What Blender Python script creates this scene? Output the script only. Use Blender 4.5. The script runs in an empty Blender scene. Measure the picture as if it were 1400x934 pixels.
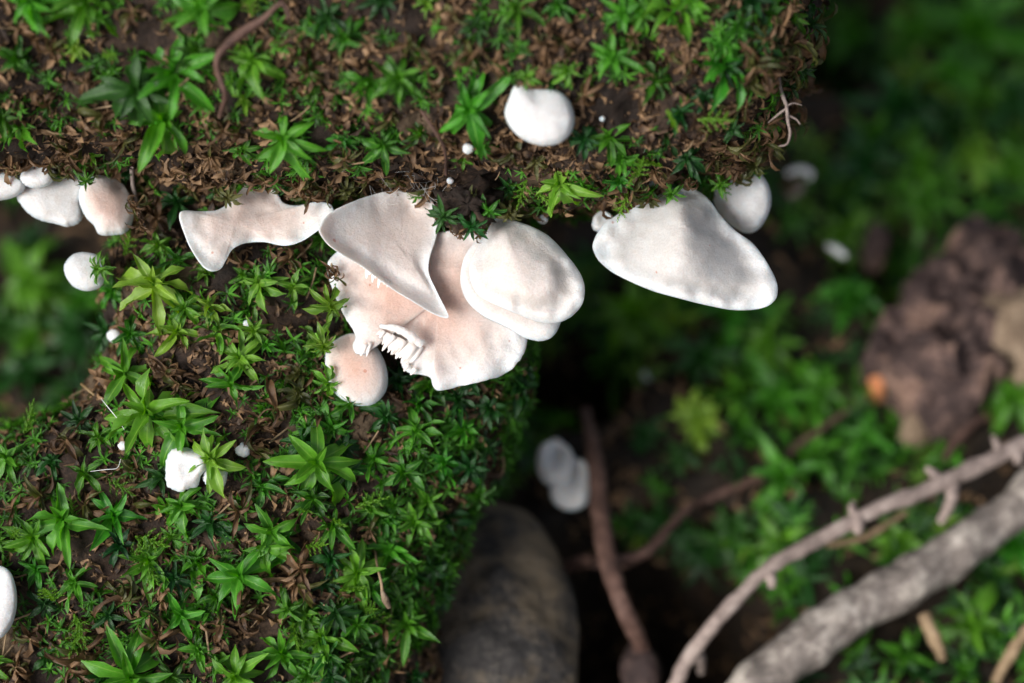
import bpy, math, random
import numpy as np
from mathutils import Vector, Matrix, noise, Quaternion
from mathutils.bvhtree import BVHTree

R = math.radians
rng = random.Random(7)
nrng = np.random.default_rng(11)
sc = bpy.context.scene
col = sc.collection
sc.unit_settings.system = 'METRIC'
sc.unit_settings.scale_length = 0.01          # one unit is one centimetre (a close-up)

# ------------------------------------------------------------------ camera
D = 35.0                                      # camera to the plane in focus
PITCH = R(55)                                 # looking down
H0 = 6.55                                     # height of the plane's centre over the ground
O = Vector((0, 0, H0))
AX = Vector((1, 0, 0))
AV = Vector((0, math.sin(PITCH), math.cos(PITCH)))
AW = Vector((0, -math.cos(PITCH), math.sin(PITCH)))
CAM = O + AW * D
cd = bpy.data.cameras.new('camera')
cam = bpy.data.objects.new('camera', cd)
col.objects.link(cam)
cam.location = CAM
cam.rotation_euler = (math.pi / 2 - PITCH, 0, 0)
cd.sensor_width = 36
cd.lens = 36 * D / 14.0
cd.clip_start = 1
cd.clip_end = 2000
cd.dof.use_dof = True
cd.dof.focus_distance = D
cd.dof.aperture_fstop = 0.080
sc.camera = cam

# ------------------------------------------------------------------ light
sun_dir = (AX * -0.56 + AV * -0.10 + AW * 0.82).normalized()
elev = math.asin(sun_dir.z)
world = bpy.data.worlds.new('World')
sc.world = world
world.use_nodes = True
nt = world.node_tree
nt.nodes.clear()
sky = nt.nodes.new('ShaderNodeTexSky')
sky.sky_type = 'NISHITA'
sky.sun_disc = False
sky.sun_elevation = elev
sky.sun_rotation = math.atan2(sun_dir.x, sun_dir.y)
sky.dust_density = 4.0
hs = nt.nodes.new('ShaderNodeHueSaturation')
hs.inputs['Saturation'].default_value = 0.50
bg = nt.nodes.new('ShaderNodeBackground')
bg.inputs['Strength'].default_value = 0.05
wo = nt.nodes.new('ShaderNodeOutputWorld')
nt.links.new(sky.outputs[0], hs.inputs['Color'])
nt.links.new(hs.outputs[0], bg.inputs['Color'])
nt.links.new(bg.outputs[0], wo.inputs['Surface'])
sl = bpy.data.lights.new('sun', 'SUN')
sl.energy = 1.5
sl.angle = R(28)
sl.color = (1.0, 0.99, 0.975)
so = bpy.data.objects.new('sun', sl)
col.objects.link(so)
so.rotation_euler = sun_dir.to_track_quat('Z', 'Y').to_euler()
so.location = sun_dir * 40
vs = sc.view_settings
vs.view_transform = 'Standard'
vs.look = 'None'
vs.exposure = 1.36
vs.gamma = 1
vs.use_curve_mapping = False
sc.cycles.max_bounces = 8

# ------------------------------------------------------------------ frame helpers
def L(u, v, w):
    return O + AX * u + AV * v + AW * w

def P(px, py, w):
    k = (D - w) / D
    return L((px - 700) / 100 * k, (467 - py) / 100 * k, w)

def ray(px, py):
    d = (P(px, py, 0) - CAM)
    return d.normalized()

def G(px, py, h=0.0):
    d = ray(px, py)
    t = (h - CAM.z) / d.z
    return CAM + d * t

def fb(p, o=4, s=1.0):
    return noise.fractal(Vector(p) * s, 1.0, 2.0, o)

# ------------------------------------------------------------------ materials
MATS = {}
def newmat(name):
    m = bpy.data.materials.new(name)
    m.use_nodes = True
    n = m.node_tree
    n.nodes.clear()
    out = n.nodes.new('ShaderNodeOutputMaterial')
    b = n.nodes.new('ShaderNodeBsdfPrincipled')
    n.links.new(b.outputs[0], out.inputs['Surface'])
    MATS[name] = m
    return m, n, b, out

def N(n, t, **kw):
    x = n.nodes.new(t)
    for k, v in kw.items():
        setattr(x, k, v)
    return x

def ramp(n, fac, stops):
    r = n.nodes.new('ShaderNodeValToRGB')
    e = r.color_ramp.elements
    while len(e) < len(stops):
        e.new(0.5)
    for i, (p, c) in enumerate(stops):
        e[i].position = p
        e[i].color = (*c, 1)
    n.links.new(fac, r.inputs['Fac'])
    return r.outputs['Color']

def mixrgb(n, fac, a, b, mode='MIX'):
    m = n.nodes.new('ShaderNodeMixRGB')
    m.blend_type = mode
    for sock, val in ((m.inputs[0], fac), (m.inputs[1], a), (m.inputs[2], b)):
        if hasattr(val, 'links'):
            n.links.new(val, sock)
        elif isinstance(val, (int, float)):
            sock.default_value = val
        else:
            sock.default_value = (*val, 1)
    return m.outputs[0]

def mth(n, op, a, b=0.0, clamp=False):
    m = n.nodes.new('ShaderNodeMath')
    m.operation = op
    m.use_clamp = clamp
    for i, val in enumerate((a, b)):
        if hasattr(val, 'links'):
            n.links.new(val, m.inputs[i])
        else:
            m.inputs[i].default_value = val
    return m.outputs[0]

def noisetex(n, scale, detail=4, coord=None, rough=0.55, dist=0.0):
    t = n.nodes.new('ShaderNodeTexNoise')
    t.inputs['Scale'].default_value = scale
    t.inputs['Detail'].default_value = detail
    t.inputs['Roughness'].default_value = rough
    t.inputs['Distortion'].default_value = dist
    if coord is not None:
        n.links.new(coord, t.inputs['Vector'])
    return t.outputs['Fac']

def bump(n, b, h, strength, dist):
    x = n.nodes.new('ShaderNodeBump')
    x.inputs['Strength'].default_value = strength
    x.inputs['Distance'].default_value = dist
    n.links.new(h, x.inputs['Height'])
    n.links.new(x.outputs[0], b.inputs['Normal'])

def leaf_mat(name, dark, mid, light, rib, rough=0.29, trans=0.36, spec=0.5):
    m, n, b, out = newmat(name)
    oi = N(n, 'ShaderNodeObjectInfo')
    at = N(n, 'ShaderNodeAttribute', attribute_name='tone')
    oc = N(n, 'ShaderNodeSeparateColor')
    n.links.new(oi.outputs['Color'], oc.inputs[0])
    t = mth(n, 'ADD', mth(n, 'MULTIPLY', oc.outputs[0], 0.62), mth(n, 'MULTIPLY', oi.outputs['Random'], 0.38))
    t = mth(n, 'ADD', mth(n, 'MULTIPLY', t, oc.outputs[1]), at.outputs['Fac'])
    c = ramp(n, t, [(0.0, dark), (0.45, mid), (1.0, light)])
    geo = N(n, 'ShaderNodeTexCoord')
    nz = noisetex(n, 9.0, 4, geo.outputs['Object'])
    c = mixrgb(n, mth(n, 'MULTIPLY', nz, 0.5), c, dark, 'MIX')
    uv = N(n, 'ShaderNodeSeparateXYZ')
    n.links.new(geo.outputs['UV'], uv.inputs[0])
    d = mth(n, 'ABSOLUTE', mth(n, 'SUBTRACT', uv.outputs['X'], 0.5))
    ribf = mth(n, 'SUBTRACT', 1.0, mth(n, 'MULTIPLY', d, 16.0), True)
    c = mixrgb(n, mth(n, 'MULTIPLY', ribf, 0.75), c, rib)
    edge = mth(n, 'MULTIPLY', mth(n, 'SUBTRACT', d, 0.36, True), 5.0, True)
    c = mixrgb(n, mth(n, 'MULTIPLY', edge, 0.28), c, rib)
    # young bases are paler
    base = mth(n, 'SUBTRACT', 1.0, mth(n, 'MULTIPLY', uv.outputs['Y'], 3.2), True)
    c = mixrgb(n, mth(n, 'MULTIPLY', base, 0.55), c, light)
    hj = N(n, 'ShaderNodeHueSaturation')
    n.links.new(mth(n, 'ADD', 0.480, mth(n, 'MULTIPLY', oc.outputs[2], 0.035)), hj.inputs['Hue'])
    n.links.new(c, hj.inputs['Color'])
    c = hj.outputs[0]
    n.links.new(c, b.inputs['Base Color'])
    b.inputs['Roughness'].default_value = rough
    b.inputs['Specular IOR Level'].default_value = spec
    st = N(n, 'ShaderNodeMapping')
    st.inputs['Scale'].default_value = (26, 7, 1)
    n.links.new(geo.outputs['UV'], st.inputs[0])
    bump(n, b, noisetex(n, 1.0, 3, st.outputs[0]), 0.5, 0.02)
    tr = N(n, 'ShaderNodeBsdfTranslucent')
    hsv = N(n, 'ShaderNodeHueSaturation')
    hsv.inputs['Saturation'].default_value = 1.15
    hsv.inputs['Value'].default_value = 1.6
    n.links.new(c, hsv.inputs['Color'])
    n.links.new(hsv.outputs[0], tr.inputs['Color'])
    mx = N(n, 'ShaderNodeMixShader')
    mx.inputs[0].default_value = trans
    n.links.new(b.outputs[0], mx.inputs[1])
    n.links.new(tr.outputs[0], mx.inputs[2])
    n.links.new(mx.outputs[0], out.inputs['Surface'])
    return m

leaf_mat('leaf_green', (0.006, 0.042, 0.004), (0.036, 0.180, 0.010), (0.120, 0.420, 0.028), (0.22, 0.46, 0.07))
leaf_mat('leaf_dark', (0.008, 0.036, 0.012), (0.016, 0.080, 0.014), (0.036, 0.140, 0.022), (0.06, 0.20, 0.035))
leaf_mat('leaf_yellow', (0.040, 0.130, 0.010), (0.110, 0.280, 0.020), (0.270, 0.480, 0.050), (0.36, 0.52, 0.12))
leaf_mat('leaf_olive', (0.040, 0.045, 0.012), (0.080, 0.090, 0.022), (0.160, 0.150, 0.045), (0.20, 0.19, 0.07))
leaf_mat('leaf_brown', (0.045, 0.024, 0.012), (0.125, 0.070, 0.032), (0.320, 0.200, 0.105), (0.22, 0.12, 0.05), 0.45, 0.18, 0.4)
leaf_mat('feather_green', (0.060, 0.170, 0.010), (0.110, 0.270, 0.015), (0.200, 0.400, 0.030), (0.20, 0.40, 0.05))
leaf_mat('litter', (0.016, 0.009, 0.006), (0.095, 0.053, 0.026), (0.400, 0.250, 0.130), (0.15, 0.08, 0.04), 0.5, 0.10, 0.35)

def bark_mat(name, dark, mid, light, scale=1.3, patch=None, rough=0.8, fine=14, bd=0.10, pth=0.56):
    m, n, b, out = newmat(name)
    g = N(n, 'ShaderNodeTexCoord')
    a = noisetex(n, scale, 8, g.outputs['Object'], 0.65, 0.4)
    f = noisetex(n, fine, 6, g.outputs['Object'], 0.7)
    h = mth(n, 'ADD', mth(n, 'MULTIPLY', a, 0.6), mth(n, 'MULTIPLY', f, 0.4))
    c = ramp(n, h, [(0.34, dark), (0.50, mid), (0.68, light)])
    if patch:
        p = noisetex(n, scale * 0.55, 5, g.outputs['Object'], 0.6)
        pf = ramp(n, p, [(pth, (0, 0, 0)), (pth + 0.08, (1, 1, 1))])
        c = mixrgb(n, mth(n, 'MULTIPLY', pf, 0.8), c, mixrgb(n, f, patch, light))
    n.links.new(c, b.inputs['Base Color'])
    b.inputs['Roughness'].default_value = rough
    b.inputs['Specular IOR Level'].default_value = 0.3
    bump(n, b, h, 1.0, bd)
    return m

bark_mat('rotten_bark', (0.004, 0.003, 0.002), (0.022, 0.013, 0.009), (0.085, 0.050, 0.030), 1.1, (0.17, 0.125, 0.075))
bark_mat('soil', (0.004, 0.003, 0.002), (0.020, 0.013, 0.008), (0.060, 0.038, 0.022), 1.0)
bark_mat('twig_grey', (0.10, 0.075, 0.065), (0.27, 0.21, 0.185), (0.44, 0.37, 0.33), 2.0, None, 0.7, 10, 0.05)
bark_mat('branch_grey', (0.04, 0.034, 0.030), (0.19, 0.16, 0.14), (0.55, 0.49, 0.43), 2.2, (0.42, 0.37, 0.31), 0.75, 5, 0.08)
bark_mat('twig_brown', (0.030, 0.016, 0.012), (0.085, 0.045, 0.034), (0.17, 0.10, 0.075), 2.0, None, 0.7, 8, 0.05)
bark_mat('twig_tan', (0.10, 0.065, 0.035), (0.22, 0.15, 0.085), (0.36, 0.26, 0.16), 2.0, None, 0.7, 8, 0.04)
bark_mat('rotten_wood', (0.010, 0.006, 0.006), (0.060, 0.038, 0.034), (0.32, 0.20, 0.155), 2.0, (0.17, 0.10, 0.07), 0.8, 6, 0.12)
bark_mat('wood_tan', (0.07, 0.045, 0.028), (0.19, 0.135, 0.09), (0.34, 0.26, 0.18), 1.8, None, 0.8, 7, 0.08)
bark_mat('slate', (0.014, 0.012, 0.012), (0.040, 0.036, 0.034), (0.11, 0.095, 0.078), 1.0, (0.20, 0.14, 0.075), 0.7, 9, 0.16, 0.47)
bark_mat('orange_bit', (0.35, 0.11, 0.04), (0.50, 0.20, 0.085), (0.60, 0.30, 0.16), 3.0, None, 0.6, 8, 0.03)

def cap_mat(name, white, pinkc, greyc):
    m, n, b, out = newmat(name)
    g = N(n, 'ShaderNodeTexCoord')
    at = N(n, 'ShaderNodeAttribute', attribute_name='pink')
    rimf = N(n, 'ShaderNodeAttribute', attribute_name='rim').outputs['Fac']
    nz = noisetex(n, 1.6, 5, g.outputs['Object'], 0.6)
    pf = mth(n, 'MULTIPLY', at.outputs['Fac'], mth(n, 'ADD', 0.45, mth(n, 'MULTIPLY', nz, 1.1)), True)
    c = mixrgb(n, pf, white, pinkc)
    gz = noisetex(n, 0.9, 4, g.outputs['Object'], 0.6)
    gf = ramp(n, gz, [(0.50, (0, 0, 0)), (0.72, (1, 1, 1))])
    c = mixrgb(n, mth(n, 'MULTIPLY', gf, 0.22), c, greyc)
    rgf = N(n, 'ShaderNodeAttribute', attribute_name='ring').outputs['Fac']
    c = mixrgb(n, mth(n, 'MULTIPLY', rgf, mth(n, 'ADD', 0.6, mth(n, 'MULTIPLY', nz, 0.5)), True), c, greyc)
    c = mixrgb(n, rimf, c, (0.74, 0.74, 0.745))
    # fine felt: whitish down over a slightly darker skin
    f1 = noisetex(n, 34, 5, g.outputs['Object'], 0.75)
    ff = ramp(n, f1, [(0.38, (0.70, 0.675, 0.66)), (0.60, (1, 1, 1))])
    c = mixrgb(n, 0.45, c, ff, 'MULTIPLY')
    # rare rusty specks
    v = N(n, 'ShaderNodeTexVoronoi')
    v.inputs['Scale'].default_value = 3.1
    n.links.new(g.outputs['Object'], v.inputs['Vector'])
    sp = mth(n, 'LESS_THAN', v.outputs['Distance'], mth(n, 'MULTIPLY', nz, 0.13))
    sel = N(n, 'ShaderNodeSeparateColor')
    n.links.new(v.outputs['Color'], sel.inputs[0])
    sp = mth(n, 'MULTIPLY', sp, mth(n, 'GREATER_THAN', sel.outputs[0], 0.72))
    c = mixrgb(n, mth(n, 'MULTIPLY', sp, 0.55), c, (0.42, 0.12, 0.05))
    n.links.new(c, b.inputs['Base Color'])
    b.inputs['Roughness'].default_value = 0.75
    b.inputs['Specular IOR Level'].default_value = 0.2
    b.inputs['Sheen Weight'].default_value = 0.25
    b.inputs['Sheen Roughness'].default_value = 0.5
    b.inputs['Subsurface Weight'].default_value = 1.0
    b.inputs['Subsurface Radius'].default_value = (1.0, 0.72, 0.58)
    b.inputs['Subsurface Scale'].default_value = 0.16
    hh = mth(n, 'ADD', mth(n, 'MULTIPLY', f1, 0.6), mth(n, 'MULTIPLY', noisetex(n, 9, 4, g.outputs['Object']), 0.7))
    bump(n, b, hh, 0.6, 0.05)
    return m
cap_mat('cap_pink', (0.74, 0.71, 0.69), (0.66, 0.44, 0.36), (0.50, 0.425, 0.37))
cap_mat('cap_white', (0.73, 0.73, 0.735), (0.47, 0.43, 0.40), (0.43, 0.41, 0.395))
m, n, b, out = newmat('gill_flesh')
n.links.new(ramp(n, noisetex(n, 7, 3, N(n, 'ShaderNodeTexCoord').outputs['Object']), [(0.35, (0.66, 0.58, 0.53)), (0.65, (0.78, 0.74, 0.71))]), b.inputs['Base Color'])
b.inputs['Roughness'].default_value = 0.7
m, n, b, out = newmat('web')
b.inputs['Base Color'].default_value = (0.75, 0.76, 0.76, 1)
b.inputs['Roughness'].default_value = 0.4
gz = noisetex(n, 6, 2)

# ------------------------------------------------------------------ object helpers
def tag(o, label=None, cat=None, group=None, kind=None):
    if label: o['label'] = label
    if cat: o['category'] = cat
    if group: o['group'] = group
    if kind: o['kind'] = kind
    return o

def mesh(name, verts, faces, mat, smooth=True, uvs=None, attrs=None):
    me = bpy.data.meshes.new(name)
    me.from_pydata([tuple(v) for v in verts] if not isinstance(verts, np.ndarray) else verts.tolist(), [], faces if isinstance(faces, list) else faces.tolist())
    me.materials.append(MATS[mat] if isinstance(mat, str) else mat)
    if smooth:
        me.polygons.foreach_set('use_smooth', [True] * len(me.polygons))
    if uvs is not None:
        ul = me.uv_layers.new(name='UVMap')
        vi = np.zeros(len(me.loops), dtype=np.int32)
        me.loops.foreach_get('vertex_index', vi)
        ul.data.foreach_set('uv', np.asarray(uvs, dtype=np.float32)[vi].ravel())
    if attrs:
        for k, a in attrs.items():
            at = me.attributes.new(k, 'FLOAT', 'POINT')
            at.data.foreach_set('value', np.asarray(a, dtype=np.float32))
    me.update()
    return me

def obj(name, me, parent=None, mw=None):
    o = bpy.data.objects.new(name, me)
    col.objects.link(o)
    if parent is not None:
        o.parent = parent
    if mw is not None:
        o.matrix_basis = mw
    return o

def empty(name, loc):
    o = bpy.data.objects.new(name, None)
    o.empty_display_size = 0.2
    col.objects.link(o)
    o.location = loc
    return o

def catmull(pts, k, closed=True):
    pts = [Vector(p) for p in pts]
    n_ = len(pts)
    out_ = []
    segs = n_ if closed else n_ - 1
    # arc-length-aware number of samples per segment
    lens = [(pts[(i + 1) % n_] - pts[i]).length for i in range(segs)]
    tot = sum(lens)
    for j in range(k):
        s = tot * j / (k if closed else k - 1)
        i = 0
        while i < segs - 1 and s > lens[i]:
            s -= lens[i]; i += 1
        t = min(1.0, s / max(lens[i], 1e-6))
        if closed:
            a, b_, c_, d_ = (pts[(i + q) % n_] for q in (-1, 0, 1, 2))
        else:
            a, b_, c_, d_ = (pts[min(max(i + q, 0), n_ - 1)] for q in (-1, 0, 1, 2))
        out_.append(0.5 * ((2 * b_) + (c_ - a) * t + (2 * a - 5 * b_ + 4 * c_ - d_) * t * t + (3 * b_ - a - 3 * c_ + d_) * t ** 3))
    return out_

def tube(points, radii, sides=10, rough=0.0, seed=0, samples=None, capend=True):
    """a tube mesh (verts, faces) through world points"""
    k = samples or max(8, len(points) * 6)
    pts = catmull(points, k, False)
    rr = np.interp(np.linspace(0, 1, k), np.linspace(0, 1, len(radii)), radii)
    vs_, fs = [], []
    up = Vector((0.3, 0.2, 1)).normalized()
    for i, p in enumerate(pts):
        t = (pts[min(i + 1, k - 1)] - pts[max(i - 1, 0)]).normalized()
        a = t.cross(up).normalized()
        b_ = t.cross(a).normalized()
        for j in range(sides):
            an = 2 * math.pi * j / sides
            dirv = a * math.cos(an) + b_ * math.sin(an)
            r = rr[i]
            if rough:
                r *= 1 + rough * fb((p + dirv * rr[i]) * (0.9 / max(rr[i], 0.05)) * 0.5 + Vector((seed, 0, 0)), 3)
            vs_.append(p + dirv * r)
        if i:
            o_ = (i - 1) * sides
            for j in range(sides):
                j2 = (j + 1) % sides
                fs.append((o_ + j, o_ + j2, o_ + sides + j2, o_ + sides + j))
    if capend:
        fs.append(tuple(range(sides)))
        fs.append(tuple(range((k - 1) * sides, k * sides))[::-1])
    return vs_, fs

def merge(parts):
    V, F = [], []
    for v, f in parts:
        o_ = len(V)
        V += list(v)
        F += [tuple(i + o_ for i in q) for q in f]
    return V, F

# ------------------------------------------------------------------ ground
HOLES = [(G(905, 850), 1.7, 6.5), (G(1125, 40), 1.3, 3.5), (G(770, 480), 1.1, 3.0), (G(1215, 345), 0.8, 1.2)]  # stick's hollow is real; pits beside the logs are dug to deepen shade
def ground_z(x, y):
    z = 0.55 * noise.noise(Vector((x * 0.35, y * 0.35, 1.7))) + 0.30 * fb((x * 0.9, y * 0.9, 4.1), 4)
    for h, r_, dp in HOLES:
        d = math.hypot(x - h.x, y - h.y) / r_
        if d < 2.2:
            z -= dp * math.exp(-d ** 4)
    return z
def axis_samples(c0, c1, step, far):
    a = list(np.arange(c0, c1 + 1e-6, step))
    s = step; x = c1; hi = []
    while x < far:
        s *= 1.35; x += s; hi.append(x)
    s = step; x = c0; lo = []
    while x > -far:
        s *= 1.35; x -= s; lo.append(x)
    return lo[::-1] + a + hi
xs = axis_samples(-13, 13, 0.13, 400)
ys = axis_samples(-4, 19, 0.13, 400)
gv = [(x, y, ground_z(x, y)) for y in ys for x in xs]
nx = len(xs)
gf = [(j * nx + i, j * nx + i + 1, (j + 1) * nx + i + 1, (j + 1) * nx + i) for j in range(len(ys) - 1) for i in range(nx - 1)]
tag(obj('ground', mesh('ground', gv, gf, 'soil')), kind='structure')
BG = BVHTree.FromPolygons(gv, gf)

# ------------------------------------------------------------------ the two logs
def rough_disp(p):
    p = Vector(p)
    a = 0.22 * noise.noise(p * 0.55) + 0.16 * fb(p * 1.3, 3)
    c = 0.075 * fb(p * 4.0 + Vector((9, 2, 1)), 3)
    r_ = abs(noise.noise(p * 2.1 + Vector((3, 8, 5))))
    return a + c - 0.12 * max(0, 0.18 - r_) / 0.18

def upper_sec(u):
    k = 1.0
    if u > 1.5:
        q = min(1.0, (u - 1.5) / 2.85)
        k = math.sqrt(max(0.0, 1 - q ** 4))
    if u < -5:
        k *= 1.0 - 0.0 * (u + 5)
    sag = -0.10 * math.sin((u + 2) * 0.55) + 0.17 * max(0.0, min(1.0, (-4.4 - u) / 1.2)) + 0.12 * max(0.0, min(1.0, (u - 1.6) / 0.8))
    return k, sag
NU, NP = 330, 190
uv_, uf_ = [], []
for i in range(NU + 1):
    t = i / NU
    u = -15 + 16.5 * (t / 0.70) if t < 0.70 else 1.5 + 2.85 * math.sin((t - 0.70) / 0.30 * math.pi / 2)
    k, sag = upper_sec(u)
    for j in range(NP):
        ph = 2 * math.pi * j / NP
        c_, s_ = math.cos(ph), math.sin(ph)
        e_ = 0.68 if (c_ > 0 and s_ < 0) else 1.0
        v = 5.2 + sag + 3.13 * k * math.copysign(abs(s_) ** e_, s_)
        w = -2.25 + 3.9 * k * math.copysign(abs(c_) ** e_, c_)
        p = L(u, v, w)
        nrm = (AV * (s_ / 3.02) + AW * (c_ / 4.1)).normalized()
        if u > 2.0:
            nrm = (nrm + AX * (u - 2.0) * 0.45).normalized()
        p = p + nrm * rough_disp(p)
        uv_.append(p)
for i in range(NU):
    for j in range(NP):
        j2 = (j + 1) % NP
        uf_.append((i * NP + j, (i + 1) * NP + j, (i + 1) * NP + j2, i * NP + j2))
uf_.append(tuple(range(NP)))
uf_.append(tuple(range(NU * NP, (NU + 1) * NP))[::-1])
ulog = obj('fallen_log', mesh('fallen_log', uv_, uf_, 'rotten_bark'))
tag(ulog, 'rotting mossy log overhanging the white bracket fungi, its broken end rounded', 'log')
BU = BVHTree.FromPolygons(uv_, uf_)

LV = [3.6, 2.2, 1.37, -0.13, -0.93, -1.33, -1.93, -2.73, -3.73, -4.67, -7.0, -9.5]
LL = [-5.8, -5.9, -6.0, -5.95, -6.5, -7.6, -8.6, -9.3, -9.6, -9.8, -10., -10.]
LR = [0.1, 0.25, 0.35, 0.36, 0.22, 0.08, -0.12, -0.62, -0.92, -1.05, -1.2, -1.2]
lv_, lf_ = [], []
NV, NQ = 250, 250
for i in range(NV + 1):
    v = 3.6 - 13.1 * i / NV
    lft = np.interp(-v, [-q for q in LV], LL)
    rgt = np.interp(-v, [-q for q in LV], LR)
    k = 1.0 if v < 2.2 else math.sqrt(max(0.0, 1 - ((v - 2.2) / 1.45) ** 2))
    uc, au = (lft + rgt) / 2, (rgt - lft) / 2 * k
    aw = 2.45 * k
    for j in range(NQ):
        ph = 2 * math.pi * j / NQ
        c_, s_ = math.cos(ph), math.sin(ph)
        se = 0.62 if (c_ < 0 and s_ > 0) else 0.85
        u = uc + (au - 0.12) * math.copysign(abs(c_) ** se, c_)
        w = -2.75 + aw * math.copysign(abs(s_) ** se, s_)
        if w > -2.75:      # hollow under the overhang where the fungi sit
            w -= (w + 2.75) * (0.42 * math.exp(-((u + 1.6) / 1.3) ** 2 - ((v - 0.5) / 1.25) ** 2) + 0.25 * math.exp(-((v - 2.0) / 0.8) ** 2))
        p = L(u, v, w)
        nrm = (AX * (c_ / max(au, 0.2)) + AW * (s_ / max(aw, 0.2))).normalized()
        p = p + nrm * rough_disp(p * 1.0 + Vector((20, 0, 0)))
        lv_.append(p)
for i in range(NV):
    for j in range(NQ):
        j2 = (j + 1) % NQ
        lf_.append((i * NQ + j, i * NQ + j2, (i + 1) * NQ + j2, (i + 1) * NQ + j)[::-1])
lf_.append(tuple(range(NQ)))
lf_.append(tuple(range(NV * NQ, (NV + 1) * NQ))[::-1])
llog = obj('rotten_log', mesh('rotten_log', lv_, lf_, 'rotten_bark'))
tag(llog, 'moss-covered rotten log running down beneath the overhanging log', 'log')
BL = BVHTree.FromPolygons(lv_, lf_)

def hit(px, py, trees, near=True):
    best = None
    d = ray(px, py)
    for key, T in trees:
        loc, nm, idx, dist = T.ray_cast(CAM, d)
        if loc is not None and (best is None or dist < best[2]):
            if nm.dot(d) > 0:
                nm = -nm
            best = (loc, nm, dist, key)
    if best is None and near:
        p = P(px, py, -0.8)
        for key, T in trees:
            loc, nm, idx, dist = T.find_nearest(p)
            if best is None or dist < best[4]:
                best = (loc, nm, (loc - CAM).length, key, dist)
    return best
LOGS = [('upper', BU), ('lower', BL)]
ALL = LOGS + [('ground', BG)]

# ------------------------------------------------------------------ leaves
def leaf_arrays(Ln, W, curl, fold, rows=6, cols=4, wav=0.0, seed=0, twist=0.0, peak=0.8):
    r_ = random.Random(seed)
    V, UV, F = [], [], []
    x = z = 0.0
    ph = r_.uniform(0, 6)
    for i in range(rows + 1):
        t = i / rows
        a = curl * (t ** 1.3)
        if i:
            x += Ln / rows * math.cos(a)
            z -= Ln / rows * math.sin(a)
        wd = W * 0.5 * max(0.0, math.sin(math.pi * min(1, t ** peak * 0.93 + 0.05))) ** 0.85
        if i == rows: wd = W * 0.02
        if i == 0: wd = W * 0.16
        for j in range(cols + 1):
            c = (j / cols) * 2 - 1
            tw = twist * t
            yy = c * wd
            zz = fold * abs(c) ** 1.4 * wd + wav * wd * math.sin(ph + t * 9) * c * abs(c)
            yy, zz = yy * math.cos(tw) - zz * math.sin(tw), yy * math.sin(tw) + zz * math.cos(tw)
            V.append((x + zz * math.sin(a), yy, z + zz * math.cos(a)))
            UV.append((c * 0.5 + 0.5, t))
    for i in range(rows):
        for j in range(cols):
            a = i * (cols + 1) + j
            F.append((a, a + 1, a + cols + 2, a + cols + 1))
    return V, F, UV

LEAF = {}
def leaf_set(mat, key, nvar, fn):
    LEAF[(mat, key)] = []
    for q in range(nvar):
        V, F, UV = fn(q)
        me = mesh('leaf', V, F, mat, True, UV)
        LEAF[(mat, key)].append(me)
for mt in ('leaf_green', 'leaf_dark', 'leaf_yellow', 'leaf_olive'):
    leaf_set(mt, 'flat', 15, lambda q: leaf_arrays(1.0, 0.21 + 0.03 * (q % 4), 0.30 + 0.30 * (q % 5), 0.5 + 0.2 * (q % 3), wav=0.7, seed=q, twist=0.55 * ((q % 3) - 1), peak=0.72 + 0.06 * (q % 3)))
    leaf_set(mt, 'bud', 4, lambda q: leaf_arrays(1.0, 0.30, 0.15 + 0.1 * q, 0.9, wav=0.1, seed=q))
for mt in ('leaf_brown', 'leaf_olive'):
    leaf_set(mt, 'dry', 10, lambda q: leaf_arrays(1.0, 0.11 + 0.02 * (q % 4), 1.5 + 0.40 * q, 1.3, wav=0.9, seed=q + 40, twist=1.6 * ((q % 5) - 2) / 2))
STEM = {}
for mt in ('leaf_green', 'leaf_dark', 'leaf_yellow', 'leaf_olive', 'leaf_brown'):
    V, F = tube([Vector((0, 0, -0.85)), Vector((0.02, 0.01, -0.3)), Vector((0, 0, 0.12))], [0.05, 0.045, 0.03], 5, samples=4)
    STEM[mt] = mesh('stem', V, F, mt)

def basis(zax, loc, scale, spin):
    z = zax.normalized()
    x = z.orthogonal().normalized()
    q = Quaternion(z, spin)
    x = q @ x
    y = z.cross(x)
    m4 = Matrix((x, y, z)).transposed().to_4x4()
    m4.translation = loc
    return m4 @ Matrix.Scale(scale, 4)

def add_leaf(root, me, az, el, z0, s, roll=0.0):
    o = bpy.data.objects.new('leaf', me)
    o.color = root.color
    col.objects.link(o)
    o.parent = root
    o.matrix_basis = (Matrix.Translation((0, 0, z0)) @ Matrix.Rotation(az, 4, 'Z') @ Matrix.Rotation(-el, 4, 'Y')
                      @ Matrix.Rotation(roll, 4, 'X') @ Matrix.Diagonal((s, s * rng.uniform(0.9, 1.2), s, 1)) @ Matrix.Translation((0.03, 0, 0)))
    return o

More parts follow.
